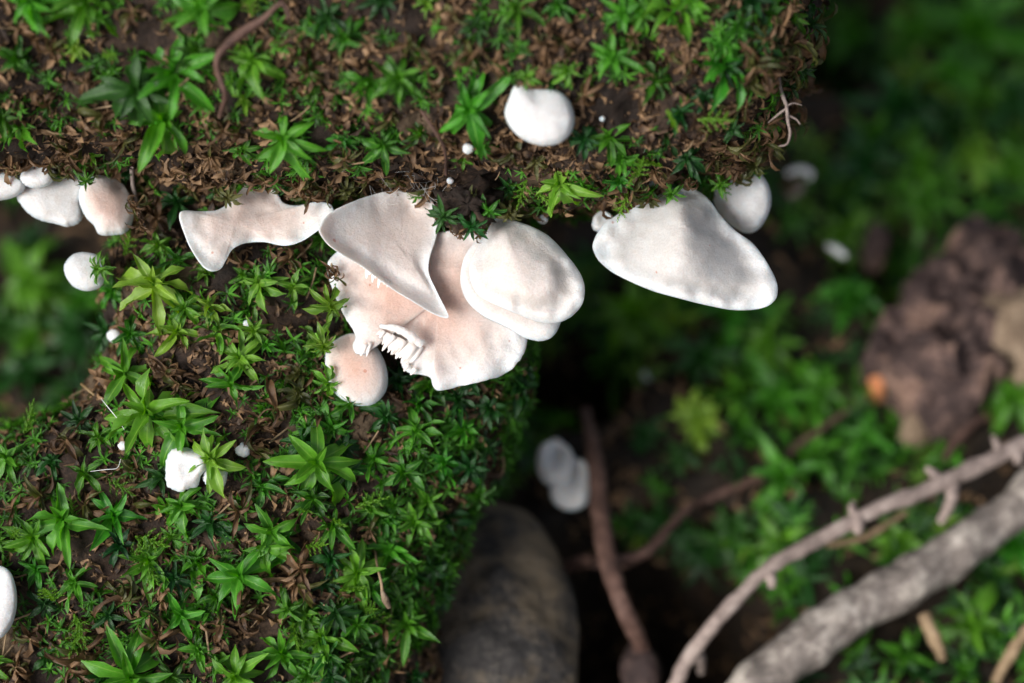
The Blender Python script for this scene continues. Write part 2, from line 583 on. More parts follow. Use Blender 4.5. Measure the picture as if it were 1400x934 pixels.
def rosette(loc, axis, size, mat, label, group, density=1.0):
    root = bpy.data.objects.new('moss_rosette', None)
    root.empty_display_size = 0.2
    col.objects.link(root)
    root.matrix_basis = basis(axis, loc + axis * 0.62 * size, size, rng.uniform(0, 6.28))
    tag(root, label, 'moss', group)
    root.color = (rng.uniform(0.7, 1.0) if size > 0.46 else rng.uniform(0, 0.9), 1, rng.random(), 1)
    st = bpy.data.objects.new('stem', STEM[mat]); col.objects.link(st); st.parent = root
    fl, bd = LEAF[(mat, 'flat')], LEAF[(mat, 'bud')]
    a0 = rng.uniform(0, 6.28)
    n1 = rng.choice((6, 7, 8)) if density >= 1 else 4
    for i in range(n1):
        add_leaf(root, rng.choice(fl), a0 + 6.283 * i / n1 + rng.uniform(-.25, .25), R(rng.uniform(-25, 30)), rng.uniform(-0.2, 0.0), rng.uniform(0.7, 1.15), rng.uniform(-.4, .4))
    n2 = rng.choice((4, 5, 6)) if density >= 1 else 3
    for i in range(n2):
        add_leaf(root, rng.choice(fl), a0 + 0.55 + 6.283 * i / n2 + rng.uniform(-.3, .3), R(rng.uniform(20, 55)), 0.03, rng.uniform(0.62, 0.9), rng.uniform(-.3, .3))
    for i in range(3):
        add_leaf(root, rng.choice(bd), a0 + 1.0 + 6.283 * i / 3, R(rng.uniform(55, 78)), 0.09, rng.uniform(0.34, 0.5))
    return root

def withered(loc, axis, size, label, group, mix=0.25):
    root = bpy.data.objects.new('withered_moss_tuft', None)
    root.empty_display_size = 0.2
    col.objects.link(root)
    root.matrix_basis = basis(axis, loc + axis * 0.30 * size, size, rng.uniform(0, 6.28))
    tag(root, label, 'dead moss', group)
    root.color = (rng.random(), 1, 0.5, 1)
    st = bpy.data.objects.new('stem', STEM['leaf_brown']); col.objects.link(st); st.parent = root
    nn = rng.randint(13, 17)
    for i in range(nn):
        mt = 'leaf_olive' if rng.random() < mix else 'leaf_brown'
        add_leaf(root, rng.choice(LEAF[(mt, 'dry')]), i * 2.4 + rng.uniform(-.3, .3), R(rng.uniform(-20, 85)), rng.uniform(-.3, .15), rng.uniform(0.5, 1.15), rng.uniform(-1.6, 1.6))
    return root

# --- joined leaf carpets (nobody could count these)
def carpet(name, items, mat, per, tmpl, elr, label, cat, sz=(0.8, 1.15), lift=0.0):
    """items: (loc, axis, size); per leaves each"""
    tv = [np.array(t[0]) for t in tmpl]
    tf = np.array(tmpl[0][1])
    tuv = np.array(tmpl[0][2])
    AV_, AF_, AU_, AT_ = [], [], [], []
    off = 0
    for loc, axis, size in items:
        B = np.array(basis(axis, loc + axis * lift * size, size, rng.uniform(0, 6.28)))
        k = per if isinstance(per, int) else rng.randint(*per)
        a0 = rng.uniform(0, 6.28)
        t0 = rng.random()
        for i in range(k):
            az = a0 + 6.283 * i / k * 1.0 + rng.uniform(-.35, .35)
            el = R(rng.uniform(*elr))
            s = rng.uniform(*sz)
            M = B @ np.array(Matrix.Rotation(az, 4, 'Z') @ Matrix.Rotation(-el, 4, 'Y') @ Matrix.Rotation(rng.uniform(-.6, .6), 4, 'X') @ Matrix.Scale(s, 4))
            v = tv[rng.randrange(len(tv))]
            AV_.append(v @ M[:3, :3].T + M[:3, 3])
            AF_.append(tf + off)
            AU_.append(tuv)
            AT_.append(np.full(len(v), (t0 + rng.uniform(-.12, .12)) % 1.0))
            off += len(v)
    o = obj(name, mesh(name, np.concatenate(AV_), np.concatenate(AF_), mat, True, np.concatenate(AU_), {'tone': np.concatenate(AT_)}))
    tag(o, label, cat, kind='stuff')
    o.color = (0, 0, 0.5, 1)
    return o

def surface_samples(V, F, count, keep=None, out=True):
    """random points on a mesh (quads only), area-weighted, with outward normals"""
    Vn = np.array([tuple(v) for v in V])
    Fq = np.array([f for f in F if len(f) == 4])
    a, b_, c_, d_ = (Vn[Fq[:, i]] for i in range(4))
    nr = np.cross(c_ - a, d_ - b_)
    ar = np.linalg.norm(nr, axis=1)
    cen = (a + b_ + c_ + d_) / 4
    if out and np.sum(((cen - cen.mean(0)) * nr)) < 0: nr = -nr
    wgt = ar.copy()
    if keep is not None:
        wgt = wgt * keep(cen, nr / np.maximum(ar, 1e-9)[:, None])
    pick = nrng.choice(len(Fq), count, p=wgt / wgt.sum())
    r1, r2 = nrng.random(count)[:, None], nrng.random(count)[:, None]
    pts = (a[pick] * (1 - r1) + b_[pick] * r1) * (1 - r2) + (d_[pick] * (1 - r1) + c_[pick] * r1) * r2
    nn = nr[pick] / np.maximum(ar[pick], 1e-9)[:, None]
    return [(Vector(p), Vector(q)) for p, q in zip(pts, nn)]

# ------------------------------------------------------------------ mushroom caps
def cap_shape(outline, attach, w0, wr, tilt=(0, 0), bulge=0.35, thick=0.16, roll=0.10, pw=0.8, pink=0.5, K=168, S=26, seed=0, wob=0.05, frill=1.0, gill=0.05, ridge=0.0, rim=0.04, lobe=0.06, low=0, trough=0.0, ring=0.35, pc=None, raxis=(0, 1), rsig=0.6, ctr=None, rimp=5):
    r_ = random.Random(seed)
    ol = catmull([Vector((a, b_, 0)) for a, b_ in outline], K)
    B_ = Vector((attach[0], attach[1], 0))
    A = Vector((ctr[0], ctr[1], 0)) if ctr else B_
    Rm = max((q - B_).length for q in ol)
    V, pk, rm, rg = [], [], [], []
    rax = Vector((raxis[0], raxis[1], 0)).normalized()
    C_ = Vector((pc[0], pc[1], 0)) if pc else B_
    tops = [(i / S) ** 0.85 for i in range(1, S + 1)]
    def depth(s, p, k):
        dx, dy = (p.x - B_.x) / 100, -(p.y - B_.y) / 100
        d = min(1.0, (p - B_).length / Rm)
        w = w0 + (wr - w0) * d ** pw + (tilt[0] * dx + tilt[1] * dy) * 1.0
        w += bulge * ((1 - min(1.0, s) ** 2.4) if ctr else min(1.0, d * 1.7) * math.sin(math.pi * min(1, s ** 1.1))) * (0.85 + 0.35 * noise.noise(Vector((p.x * 0.012, p.y * 0.012, seed))))
        e = max(0, (s - 0.80) / 0.20)
        w -= roll * e * e * min(1.0, d * d * 1.8)
        t_ = (s - 0.72) / 0.16
        w -= trough * math.exp(-t_ * t_) * min(1.0, d * d * 1.8)
        w += wob * s * (noise.noise(Vector((p.x * 0.02, p.y * 0.02, seed * 3.1))) + 0.5 * noise.noise(Vector((p.x * 0.05, p.y * 0.05, seed * 1.7))))
        if ridge:
            tt = max(0.0, min(1.0, (p - B_).dot(rax) / Rm))
            lat = (p - B_ - rax * (p - B_).dot(rax)).length / 100
            w += ridge * math.exp(-(lat / (rsig * (0.45 + 0.9 * tt))) ** 2) * math.sin(math.pi * min(1, tt ** 0.7)) * (1 - 0.5 * tt)
        if lobe:
            an_ = k / K * 6.2832
            w += lobe * min(1.0, Rm / 160) * s ** 3 * min(1.0, d * 1.5) * (noise.noise(Vector((math.cos(an_) * 1.9 + seed * 3, math.sin(an_) * 1.9, 1))) + 0.5 * noise.noise(Vector((math.cos(an_) * 4.5 + seed, math.sin(an_) * 4.5, 7))))
        return w
    fr = [frill * (noise.noise(Vector((k * 0.35, seed, 0))) + 0.6 * noise.noise(Vector((k * 0.9, seed, 5)))) for k in range(K)]
    # sit proud of the bark behind
    sh = 0.0
    for k in range(0, K, 4):
        for s in (0.25, 0.45, 0.65, 0.85, 1.0):
            p = A + (ol[k] - A) * s
            if p.y < low: continue
            for key, T in LOGS:
                lc, nm, ix, ds = T.ray_cast(CAM, ray(p.x, p.y))
                if lc is not None:
                    sh = max(sh, (lc - O).dot(AW) + 0.06 - depth(s, p, k) + rim)
    if sh > 0: print('shift', seed, round(sh, 2))
    w0 += sh; wr += sh
    # top
    topw = P(A.x, A.y, depth(0.0, A, 0))
    V.append(topw); pk.append(pink); rm.append(0); rg.append(0)
    for s in tops:
        for k in range(K):
            o_ = ol[k]
            dirv = (o_ - A)
            p = A + dirv * s + (dirv.normalized() * fr[k] * min(1.0, (dirv.length / Rm) ** 2 * 1.6) * max(0, (s - 0.7) / 0.3) if dirv.length > 1 else Vector())
            V.append(P(p.x, p.y, depth(s, p, k)))
            dd = min(1, (p - B_).length / Rm)
            pk.append(pink * max(0.0, 1 - (0.4 * s + 0.6 * min(1.3, (p - C_).length / Rm)) ** 1.7))
            rg.append(ring * math.exp(-((s - 0.70) / 0.17) ** 2) * min(1, dd * 1.5))
            rm.append(max(0.0, s ** rimp * min(1, dd * 2)))
    F = [(0, 1 + k, 1 + (k + 1) % K) for k in range(K)]
    for i in range(S - 1):
        for k in range(K):
            k2 = (k + 1) % K
            a = 1 + i * K
            F.append((a + k, a + K + k, a + K + k2, a + k2))
    # rim and underside
    last = 1 + (S - 1) * K
    und = [(1.004, rim * 0.5), (0.985, rim), (0.95, rim + 0.01), (0.80, 0), (0.6, 0), (0.4, 0), (0.2, 0)]
    for q, (s, off) in enumerate(und):
        base = len(V)
        for k in range(K):
            o_ = ol[k]
            dirv = (o_ - A)
            p = A + dirv * s + (dirv.normalized() * fr[k] * min(1.0, (dirv.length / Rm) ** 2 * 1.6) * max(0, (s - 0.7) / 0.3) if dirv.length > 1 else Vector())
            if q < 3:
                dd = off
            else:
                dd = rim + thick * (1 - s) ** 0.7 + gill * (1 if k % 2 else -0.2)
            V.append(P(p.x, p.y, depth(min(s, 1), p, k) - dd))
            pk.append(0.0 if q < 3 else 0.15)
            rm.append(1.0); rg.append(0)
        for k in range(K):
            k2 = (k + 1) % K
            F.append((last + k, base + k, base + k2, last + k2))
        last = base
    V.append(P(A.x, A.y, depth(0, A, 0) - rim - thick)); pk.append(0); rm.append(1); rg.append(0)
    c_ = len(V) - 1
    F += [(last + k, c_, last + (k + 1) % K) for k in range(K)]
    return V, F, pk, rm, rg, depth, ol, A, sh

GILLV = {}
def gill_blades(dfun, ol_, A, count, depth=0.12, rim=0.07):
    """thin radial blades on the underside, one part"""
    K = len(ol_)
    ol = [ol_[int(i * K / count)] for i in range(count)]
    V, F = [], []
    for k in range(count):
        o_ = len(V)
        for s in (0.25, 0.5, 0.72, 0.93):
            p = A + (ol[k] - A) * s
            w = dfun(s, p, int(k * K / count))
            for q, (du, dw) in enumerate(((-.5, -rim), (.5, -rim), (.35, -rim - depth * (1.15 - s) - 0.06), (-.35, -rim - depth * (1.15 - s) - 0.06))):
                tdir = Vector((-(ol[k] - A).y, (ol[k] - A).x, 0))
                tdir = tdir.normalized() if tdir.length > 0 else Vector((1, 0, 0))
                pp = p + tdir * du * 1.4
                V.append(P(pp.x, pp.y, w + dw))
        for i in range(3):
            b0 = o_ + i * 4
            for q in range(4):
                q2 = (q + 1) % 4
                F.append((b0 + q, b0 + 4 + q, b0 + 4 + q2, b0 + q2))
        F.append((o_, o_ + 1, o_ + 2, o_ + 3)); F.append((o_ + 15, o_ + 14, o_ + 13, o_ + 12))
    return V, F

OUTLINES = []
def mushroom(label, outline, attach, w0, wr, mat='cap_pink', group=None, gills=40, seed=None, stalk=True, **kw):
    seed = len(OUTLINES) + 1 if seed is None else seed
    OUTLINES.append([Vector((a, b_)) for a, b_ in outline])
    base = P(attach[0], attach[1], w0 - 0.3)
    root = empty('mushroom', base)
    tag(root, label, 'mushroom', group)
    inv = Matrix.Translation(-base)
    V, F, pk, rm, rg, dfun, ol, A, sh = cap_shape(outline, attach, w0, wr, seed=seed, **kw)
    w0 += sh
    me = mesh('cap', [v - base for v in V], F, mat, True, None, {'pink': pk, 'rim': rm, 'ring': rg})
    obj('cap', me, root)
    if gills:
        V, F = gill_blades(dfun, ol, A, gills, 0.10, kw.get('rim', 0.07) + 0.05)
        obj('gills', mesh('gills', [v - base for v in V], F, mat, True), root)
    if stalk:
        # short stubby attachment reaching back into the log
        sg = -2 if w0 < -3 else 1
        a = P(attach[0], attach[1], w0 - 0.02)
        b_ = P(attach[0], attach[1] + 2 * sg, w0 - 0.35)
        c_ = P(attach[0], attach[1] + 2 * sg, w0 - 0.95)
        V, F = tube([a - base, b_ - base, c_ - base], [0.06, 0.08, 0.10], 12, 0.1)
        obj('stalk', mesh('stalk', V, F, mat), root)
    return root

M = {}
M[1] = mushroom('white fungus cap cut by the frame beside the small rounded bud cap under the log',
    [(-60, 228), (-20, 226), (10, 232), (28, 240), (35, 252), (28, 265), (8, 273), (-25, 275), (-60, 262)], (-15, 232), -0.8, -0.40, 'cap_white', pink=0.05, bulge=0.30, low=275, ctr=(-12, 250))
M[3] = mushroom('broad white scalloped cap behind the small rounded bud cap under the log',
    [(40, 238), (70, 228), (100, 230), (117, 245), (114, 275), (112, 300), (95, 310), (75, 306), (52, 300), (35, 288), (22, 268), (25, 250)], (78, 233), -1.0, -0.65, 'cap_white', pink=0.45, bulge=0.30, frill=1.8, wob=0.12, low=275, ctr=(70, 268))
M[2] = mushroom('small rounded white bud cap overlapping the broad scalloped cap under the log',
    [(36, 226), (50, 219), (66, 224), (75, 238), (68, 252), (50, 258), (34, 253), (27, 242)], (52, 225), -0.65, -0.30, 'cap_white', pink=0.05, bulge=0.30, thick=0.12, low=275, ctr=(51, 238))
M[4] = mushroom('pink-flushed cap tucked against crumbly brown litter below the log, next to the scalloped cap',
    [(112, 250), (135, 240), (165, 250), (180, 275), (182, 300), (172, 318), (150, 322), (135, 320), (128, 308), (118, 298), (110, 282), (107, 265)], (164, 256), -0.9, -0.50, pink=0.9, bulge=0.30, frill=1.2, low=300, ctr=(146, 283))
M[5] = mushroom('small round white cap half hidden by yellowish moss leaves, alone at the log flank',
    [(100, 348), (118, 345), (136, 352), (142, 372), (140, 390), (122, 398), (102, 393), (90, 378), (88, 362)], (136, 365), -0.62, -0.50, 'cap_white', pink=0.12, bulge=0.22, thick=0.1, low=0, ctr=(115, 371))
M[6] = mushroom('long wavy saddle-shaped pinkish white cap with a drooping lobe',
    [(246, 291), (275, 289), (298, 287), (314, 276), (328, 262), (340, 249), (358, 250), (376, 262), (388, 278), (410, 281), (432, 276), (452, 280), (456, 296), (444, 308), (428, 320), (410, 331), (388, 336), (360, 331), (334, 333), (318, 341), (310, 354), (300, 369), (283, 369), (268, 352), (254, 325)],
    (366, 262), -0.85, 0.05, pink=0.6, bulge=0.05, wob=0.16, roll=0.0, lobe=0.02, frill=0.8, pw=0.7, rim=0.05, low=285, ring=0.2, ctr=(322, 304))
M[8] = mushroom('large torn pinkish cap at the bottom of the cluster with ragged gill edge',
    [(600, 318), (640, 316), (672, 335), (700, 370), (718, 420), (721, 462), (712, 490), (690, 511), (660, 521), (628, 528), (601, 534), (592, 528), (588, 516), (574, 512), (560, 510), (549, 499), (551, 484), (546, 468), (528, 460), (512, 470), (498, 486), (488, 484), (482, 474), (486, 458), (470, 430), (455, 395), (448, 362), (470, 340), (520, 330)],
    (604, 350), -0.75, -0.30, pink=1.0, bulge=0.26, wob=0.14, frill=1.4, roll=0.08, pw=1.1, tilt=(0.02, -0.05), K=220, rim=0.08, low=345, pc=(520, 400), ctr=(600, 410))
M[7] = mushroom('downy cap with curled bright white rim and gill teeth, overlapping the torn cap',
    [(437, 311), (452, 291), (490, 273), (530, 262), (566, 262), (588, 272), (598, 295), (596, 325), (588, 350), (586, 372), (597, 398), (610, 424), (613, 434), (605, 434), (590, 428), (565, 413), (540, 398), (516, 381), (494, 364), (470, 350), (450, 336), (439, 322)],
    (560, 282), -0.75, 0.10, tilt=(-0.22, 0.0), pink=0.45, bulge=0.10, wob=0.08, roll=-0.15, trough=0.09, frill=0.7, pw=0.9, K=200, rim=0.11, thick=0.18, low=300, ring=0.55, ctr=(540, 331), rimp=2.6)  # darker ring and wide white margin paint in light caught by the rim
M[11] = mushroom('whitish lower cap showing as a margin beneath the smooth shell-shaped cap',
    [(668, 320), (700, 318), (740, 350), (768, 390), (770, 425), (760, 455), (742, 466), (718, 462), (694, 448), (664, 434), (642, 416), (631, 394), (631, 366), (642, 340)],
    (690, 332), -0.62, -0.05, pink=0.35, bulge=0.18, frill=0.8, low=340, ctr=(694, 390))
M[10] = mushroom('smooth plump shell-shaped cap in front, hanging from the moss at the cluster end',
    [(678, 297), (692, 299), (722, 308), (750, 323), (774, 348), (793, 374), (799, 394), (796, 415), (782, 432), (762, 441), (736, 440), (708, 430), (680, 418), (657, 406), (645, 388), (642, 366), (650, 344), (663, 322)],
    (684, 303), -0.55, 0.25, pink=0.22, bulge=0.32, ridge=0.40, rsig=0.55, raxis=(0.3, 1), wob=0.12, roll=0.10, frill=0.6, pw=0.9, rim=0.06, low=330, ring=0.6, trough=0.10, ctr=(712, 368))
M[12] = mushroom('small smooth pink-topped cap below the torn edge of the cluster',
    [(452, 470), (480, 456), (506, 466), (522, 486), (530, 512), (527, 536), (510, 553), (488, 555), (466, 545), (453, 530), (446, 508), (445, 486)],
    (478, 463), -0.75, -0.42, pink=1.0, bulge=0.28, frill=0.4, ctr=(486, 506))
M[14] = mushroom('round pale cap with a dark dent behind the big hat-shaped cap',
    [(985, 242), (1008, 227), (1032, 231), (1050, 252), (1054, 280), (1042, 308), (1024, 319), (1002, 310), (982, 290), (974, 265)],
    (990, 250), -1.5, -1.15, 'cap_white', pink=0.05, bulge=0.18, frill=0.3, low=255, ctr=(1014, 272))
M[13] = mushroom('big hat-shaped greyish white cap hanging under the broken log end',
    [(915, 258), (945, 258), (968, 272), (986, 296), (1006, 316), (1030, 334), (1050, 362), (1062, 388), (1060, 409), (1042, 421), (1005, 424), (965, 417), (925, 407), (893, 398), (862, 385), (834, 370), (816, 352), (811, 334), (822, 312), (844, 294), (872, 280), (895, 268)],
    (930, 266), -0.9, -0.15, 'cap_white', pink=0.7, bulge=0.10, wob=0.16, roll=0.05, frill=0.5, pw=1.0, rim=0.05, low=300, ring=1.0, trough=0.06, ridge=1.0, rsig=0.62, raxis=(0.05, 1), ctr=(934, 345))
M[15] = mushroom('lone white fan-shaped cap standing out from the brown litter on the log face',
    [(706, 116), (732, 122), (760, 124), (777, 136), (785, 158), (781, 181), (764, 196), (740, 199), (716, 191), (698, 175), (690, 155), (696, 134)],
    (732, 127), 1.0, 1.15, 'cap_white', pink=0.22, bulge=0.22, frill=0.4, low=126, ring=0.1, ctr=(737, 158))
M[16] = mushroom('tiny white cap wedged at the rim of the hat-shaped cap',
    [(812, 296), (824, 288), (838, 296), (836, 310), (822, 318), (810, 312)], (826, 294), -1.0, -0.9, 'cap_white', pink=0, bulge=0.06, thick=0.08, gills=0, K=60, S=10)
M[17] = mushroom('white oval cap cut by the frame beside withered brown moss on the rotten log',
    [(-40, 775), (-10, 772), (12, 780), (22, 805), (22, 835), (12, 862), (-8, 876), (-40, 872)], (-25, 800), -0.1, 0.42, 'cap_white', pink=0, bulge=0.2, frill=0.3, ctr=(-5, 824))
M[18] = mushroom('blurred white cap on the ground behind the brown stick, upper of the pair',
    [(738, 612), (760, 602), (780, 615), (786, 640), (776, 662), (752, 664), (735, 645)], (760, 612), -5.2, -4.9, 'cap_white', pink=0, bulge=0.2, gills=0)
M[19] = mushroom('blurred white cap on the ground behind the brown stick, lower of the pair',
    [(762, 650), (782, 630), (800, 632), (806, 660), (802, 688), (782, 698), (760, 690), (752, 670)], (786, 640), -5.3, -4.9, 'cap_white', pink=0, bulge=0.2, gills=0)

# torn, rolled lip with hanging gills on the large torn cap
r8 = M[8]
b8 = r8.location.copy()
V, F = tube([P(520, 446, -0.12) - b8, P(540, 449, -0.02) - b8, P(560, 458, 0.02) - b8, P(577, 471, -0.05) - b8], [0.03, 0.05, 0.075, 0.06], 12, 0.3)
obj('torn_lip', mesh('torn_lip', V, F, 'cap_pink'), r8)
def blade(a, b_, wid, w1, w2, base):
    """one tapering gill tooth from pixel a to pixel b_"""
    p, q = P(a[0], a[1], w1) - base, P(b_[0], b_[1], w2) - base
    d = (q - p)
    side = d.cross(AW).normalized()
    V = []
    for t, k in ((0, 1.0), (0.5, 0.8), (0.85, 0.45), (1.0, 0.12)):
        for s1, s2 in ((-1, 1), (1, 1), (1, -1), (-1, -1)):
            V.append(p + d * t + side * s1 * wid * k * 0.5 + AW * s2 * 0.016 * k)
    F = []
    for i in range(3):
        for j in range(4):
            j2 = (j + 1) % 4
            F.append((i * 4 + j, i * 4 + j2, i * 4 + 4 + j2, i * 4 + 4 + j))
    F += [(0, 1, 2, 3)[::-1], (12, 13, 14, 15)]
    return V, F
for i in range(20):
    t = i / 19
    a = (523 + 52 * t, 451 + 22 * t + 6 * t * (1 - t))
    ln = 16 + 12 * t + rng.uniform(-5, 3)
    b_ = (a[0] - 10 - 6 * t + rng.uniform(-3, 3), a[1] + ln)
    V, F = blade(a, b_, 0.05 + 0.06 * t + rng.uniform(0, 0.03), -0.16 + rng.uniform(-.03, .03), -0.22, b8)
    obj('gill', mesh('gill', V, F, 'gill_flesh'), r8)
for a, b_, wd in (((500, 470), (493, 487), .08), ((506, 468), (501, 488), .06), ((558, 498), (552, 508), .07), ((568, 504), (561, 513), .07)):
    V, F = blade(a, b_, wd, -0.14, -0.20, b8)
    obj('gill', mesh('gill', V, F, 'gill_flesh'), r8)
r7 = M[7]; b7 = r7.location.copy()
gx = [482 + 4.0 * i for i in range(13)]
for i, x in enumerate(gx):
    y = np.interp(x, [470, 494, 516, 540, 565, 592, 613], [350, 364, 381, 398, 413, 427, 431])
    l = 0.5 + 2.5 * rng.random() + (9 if 500 < x < 519 and i % 2 else 0)
    V, F = blade((x + 2, y - 7), (x - 1, y + l), 0.05 + 0.04 * rng.random(), -0.12, -0.06, b7)
    obj('gill', mesh('gill', V, F, 'gill_flesh'), r7)

def in_caps(x, y, grow=0):
    for pl in OUTLINES:
        inside = False
        n_ = len(pl)
        for i in range(n_):
            a, b_ = pl[i], pl[(i + 1) % n_]
            if (a.y > y) != (b_.y > y) and x < (b_.x - a.x) * (y - a.y) / (b_.y - a.y) + a.x:
                inside = not inside
        if inside:
            return True
    return False

# tiny fruit bodies -----------------------------------------------------------
def lathe(profile, sides=20, wob=0.0, seed=0):
    V, F = [], []
    for i, (r_, z) in enumerate(profile):
        for j in range(sides):
            a = 2 * math.pi * j / sides
            rr = r_ * (1 + wob * noise.noise(Vector((math.cos(a) * 1.4 + seed, math.sin(a) * 1.4, z * 3))))
            V.append((rr * math.cos(a), rr * math.sin(a), z))
    for i in range(len(profile) - 1):
        for j in range(sides):
            j2 = (j + 1) % sides
            F.append((i * sides + j, i * sides + j2, (i + 1) * sides + j2, (i + 1) * sides + j))
    F.append(tuple(range(sides))[::-1])
    F.append(tuple(range((len(profile) - 1) * sides, len(profile) * sides)))
    return V, F
def button(px, py, r_px, label, trees=ALL, axis=None, stretch=1.0, seed=1, tall=1.0):
    h = hit(px, py, trees)
    loc, nm = h[0], h[1]
    s = r_px / 100 * (CAM - loc).length / D
    ax = axis if axis is not None else (nm * 0.4 + AW * 0.6 - AV * 0.5).normalized()
    root = bpy.data.objects.new('mushroom_button', None)
    col.objects.link(root)
    root.matrix_basis = basis(ax, loc, s, 0.3)
    tag(root, label, 'mushroom')
    hh = 1.2 * tall
    cp = [(0.25, hh - 0.15), (0.75, hh - 0.12), (1.0, hh + 0.15), (0.97, hh + 0.45), (0.78, hh + 0.78), (0.48, hh + 0.95), (0.12, hh + 1.02)]
    V, F = lathe([(a, b_ * stretch if b_ > hh else b_) for a, b_ in cp], 20, 0.25, seed)
    obj('cap', mesh('cap', V, F, 'cap_white'), root)
    V, F = lathe([(0.38, -0.7), (0.32, 0.2), (0.30, hh * 0.7), (0.34, hh)], 10, 0.2, seed)
    obj('stalk', mesh('stalk', V, F, 'cap_white'), root)
    return root
button(161, 455, 10, 'tiny round white button fungus at the edge of the rotten log', LOGS, seed=2)
button(336, 436, 6.5, 'pinhead white button on a thin stalk among moss leaves below the saddle cap', LOGS, seed=3, tall=2.4)
button(331, 607, 10, 'small white button beside the reddish brown frayed moss', LOGS, seed=4)
button(890, 248, 6.5, 'pinhead white disc on the log face above the hat-shaped cap', LOGS, seed=5, stretch=0.5)
button(675, 258, 5, 'teardrop-sized white button on brown litter above the shell-shaped cap', LOGS, seed=6)
button(617, 243, 5, 'white speck-sized button by the cobweb in the log crevice', LOGS, seed=7)
button(743, 317, 8, 'white stub fungus at the moss beside the shell-shaped cap', LOGS, seed=8)
button(640, 196, 8, 'white fungus button peeping out under a moss rosette on the log', LOGS, seed=9)
button(823, 159, 4, 'white speck-sized button on the bare brown strip right of the fan cap', LOGS, seed=10)
button(85, 710, 6, 'small white fungus speck among the lowest green rosettes', LOGS, seed=11)
button(170, 603, 7, 'white fungus speck at the end of the white thread', LOGS, seed=12)
up = Vector((0, 0, 1))
button(801, 426, 11, 'blurred white button on the ground beyond the shell-shaped cap', [('ground', BG)], up, seed=13)
button(886, 520, 9, 'blurred tiny white button on mossy ground below the hat-shaped cap', [('ground', BG)], up, seed=14)

# crusty white fungus lump under the yellow rosette
def blob(name, px, py, rx, ry, rz, mat, label, cat, trees=LOGS, seed=0, amp=0.3, fr=2.2, sub=24, embed=0.35, kind=None, axis=None, spin=0.0, loc=None):
    """an uneven lump; rx, ry in pixels across the picture, rz depth in units"""
    if loc is None:
        h = hit(px, py, trees); loc = h[0]
    k = (CAM - loc).length / D / 100
    V, F = [], []
    nv, nh = sub, sub * 2
    c_, s_ = math.cos(spin), math.sin(spin)
    for i in range(nv + 1):
        th = math.pi * i / nv
        for j in range(nh):
            ph = 2 * math.pi * j / nh
            d = Vector((math.sin(th) * math.cos(ph), math.sin(th) * math.sin(ph), math.cos(th)))
            q = d * fr + Vector((seed * 7.3, seed * 2.1, 0))
            r_ = 1 + amp * (noise.noise(q) + 0.6 * noise.noise(q * 2.3) + 0.35 * noise.noise(q * 5.1) + 0.2 * noise.noise(q * 11))
            x, y = d.x * rx * k * r_, d.y * ry * k * r_
            x, y = x * c_ - y * s_, x * s_ + y * c_
            V.append(AX * x + AV * y + AW * (d.z * rz * r_ + rz * (1 - 2 * embed) * 0.5))
    for i in range(nv):
        for j in range(nh):
            j2 = (j + 1) % nh
            F.append((i * nh + j, (i + 1) * nh + j, (i + 1) * nh + j2, i * nh + j2))
    o = obj(name, mesh(name, V, F, mat))
    o.location = loc
    tag(o, label, cat, kind=kind)
    return o
for k_, (ol_, at_, lab_) in enumerate((([(228, 640), (231, 622), (244, 611), (262, 613), (279, 620), (284, 640), (276, 650), (272, 664), (258, 668), (248, 672), (236, 668), (229, 660)], (255, 640), 'ragged white fungus crust under the yellowish rosette on the rotten log'),
                         ([(282, 640), (300, 636), (312, 646), (308, 664), (296, 668), (284, 662), (278, 652)], (296, 652), 'thin white fungus patch below the yellowish rosette beside the ragged crust'))):
    V, F, pk, rm, rg, dfun, ol, A, sh = cap_shape(ol_, at_, -1.0, -1.05, bulge=0.10, thick=0.12, roll=0.06, pink=0.1, K=90, S=14, seed=60 + k_, wob=0.16, frill=1.4, ring=0.3)
    V = [v + AW * 0.13 for v in V]
    b0 = P(at_[0], at_[1], -0.4)
    o = obj('fungus_crust', mesh('fungus_crust', [v - b0 for v in V], F, 'cap_white', True, None, {'pink': pk, 'rim': rm, 'ring': rg}))
    o.location = b0
    tag(o, lab_, 'fungus')
OUTLINES.append([Vector(q) for q in ((228, 612), (282, 612), (282, 672), (228, 672))])

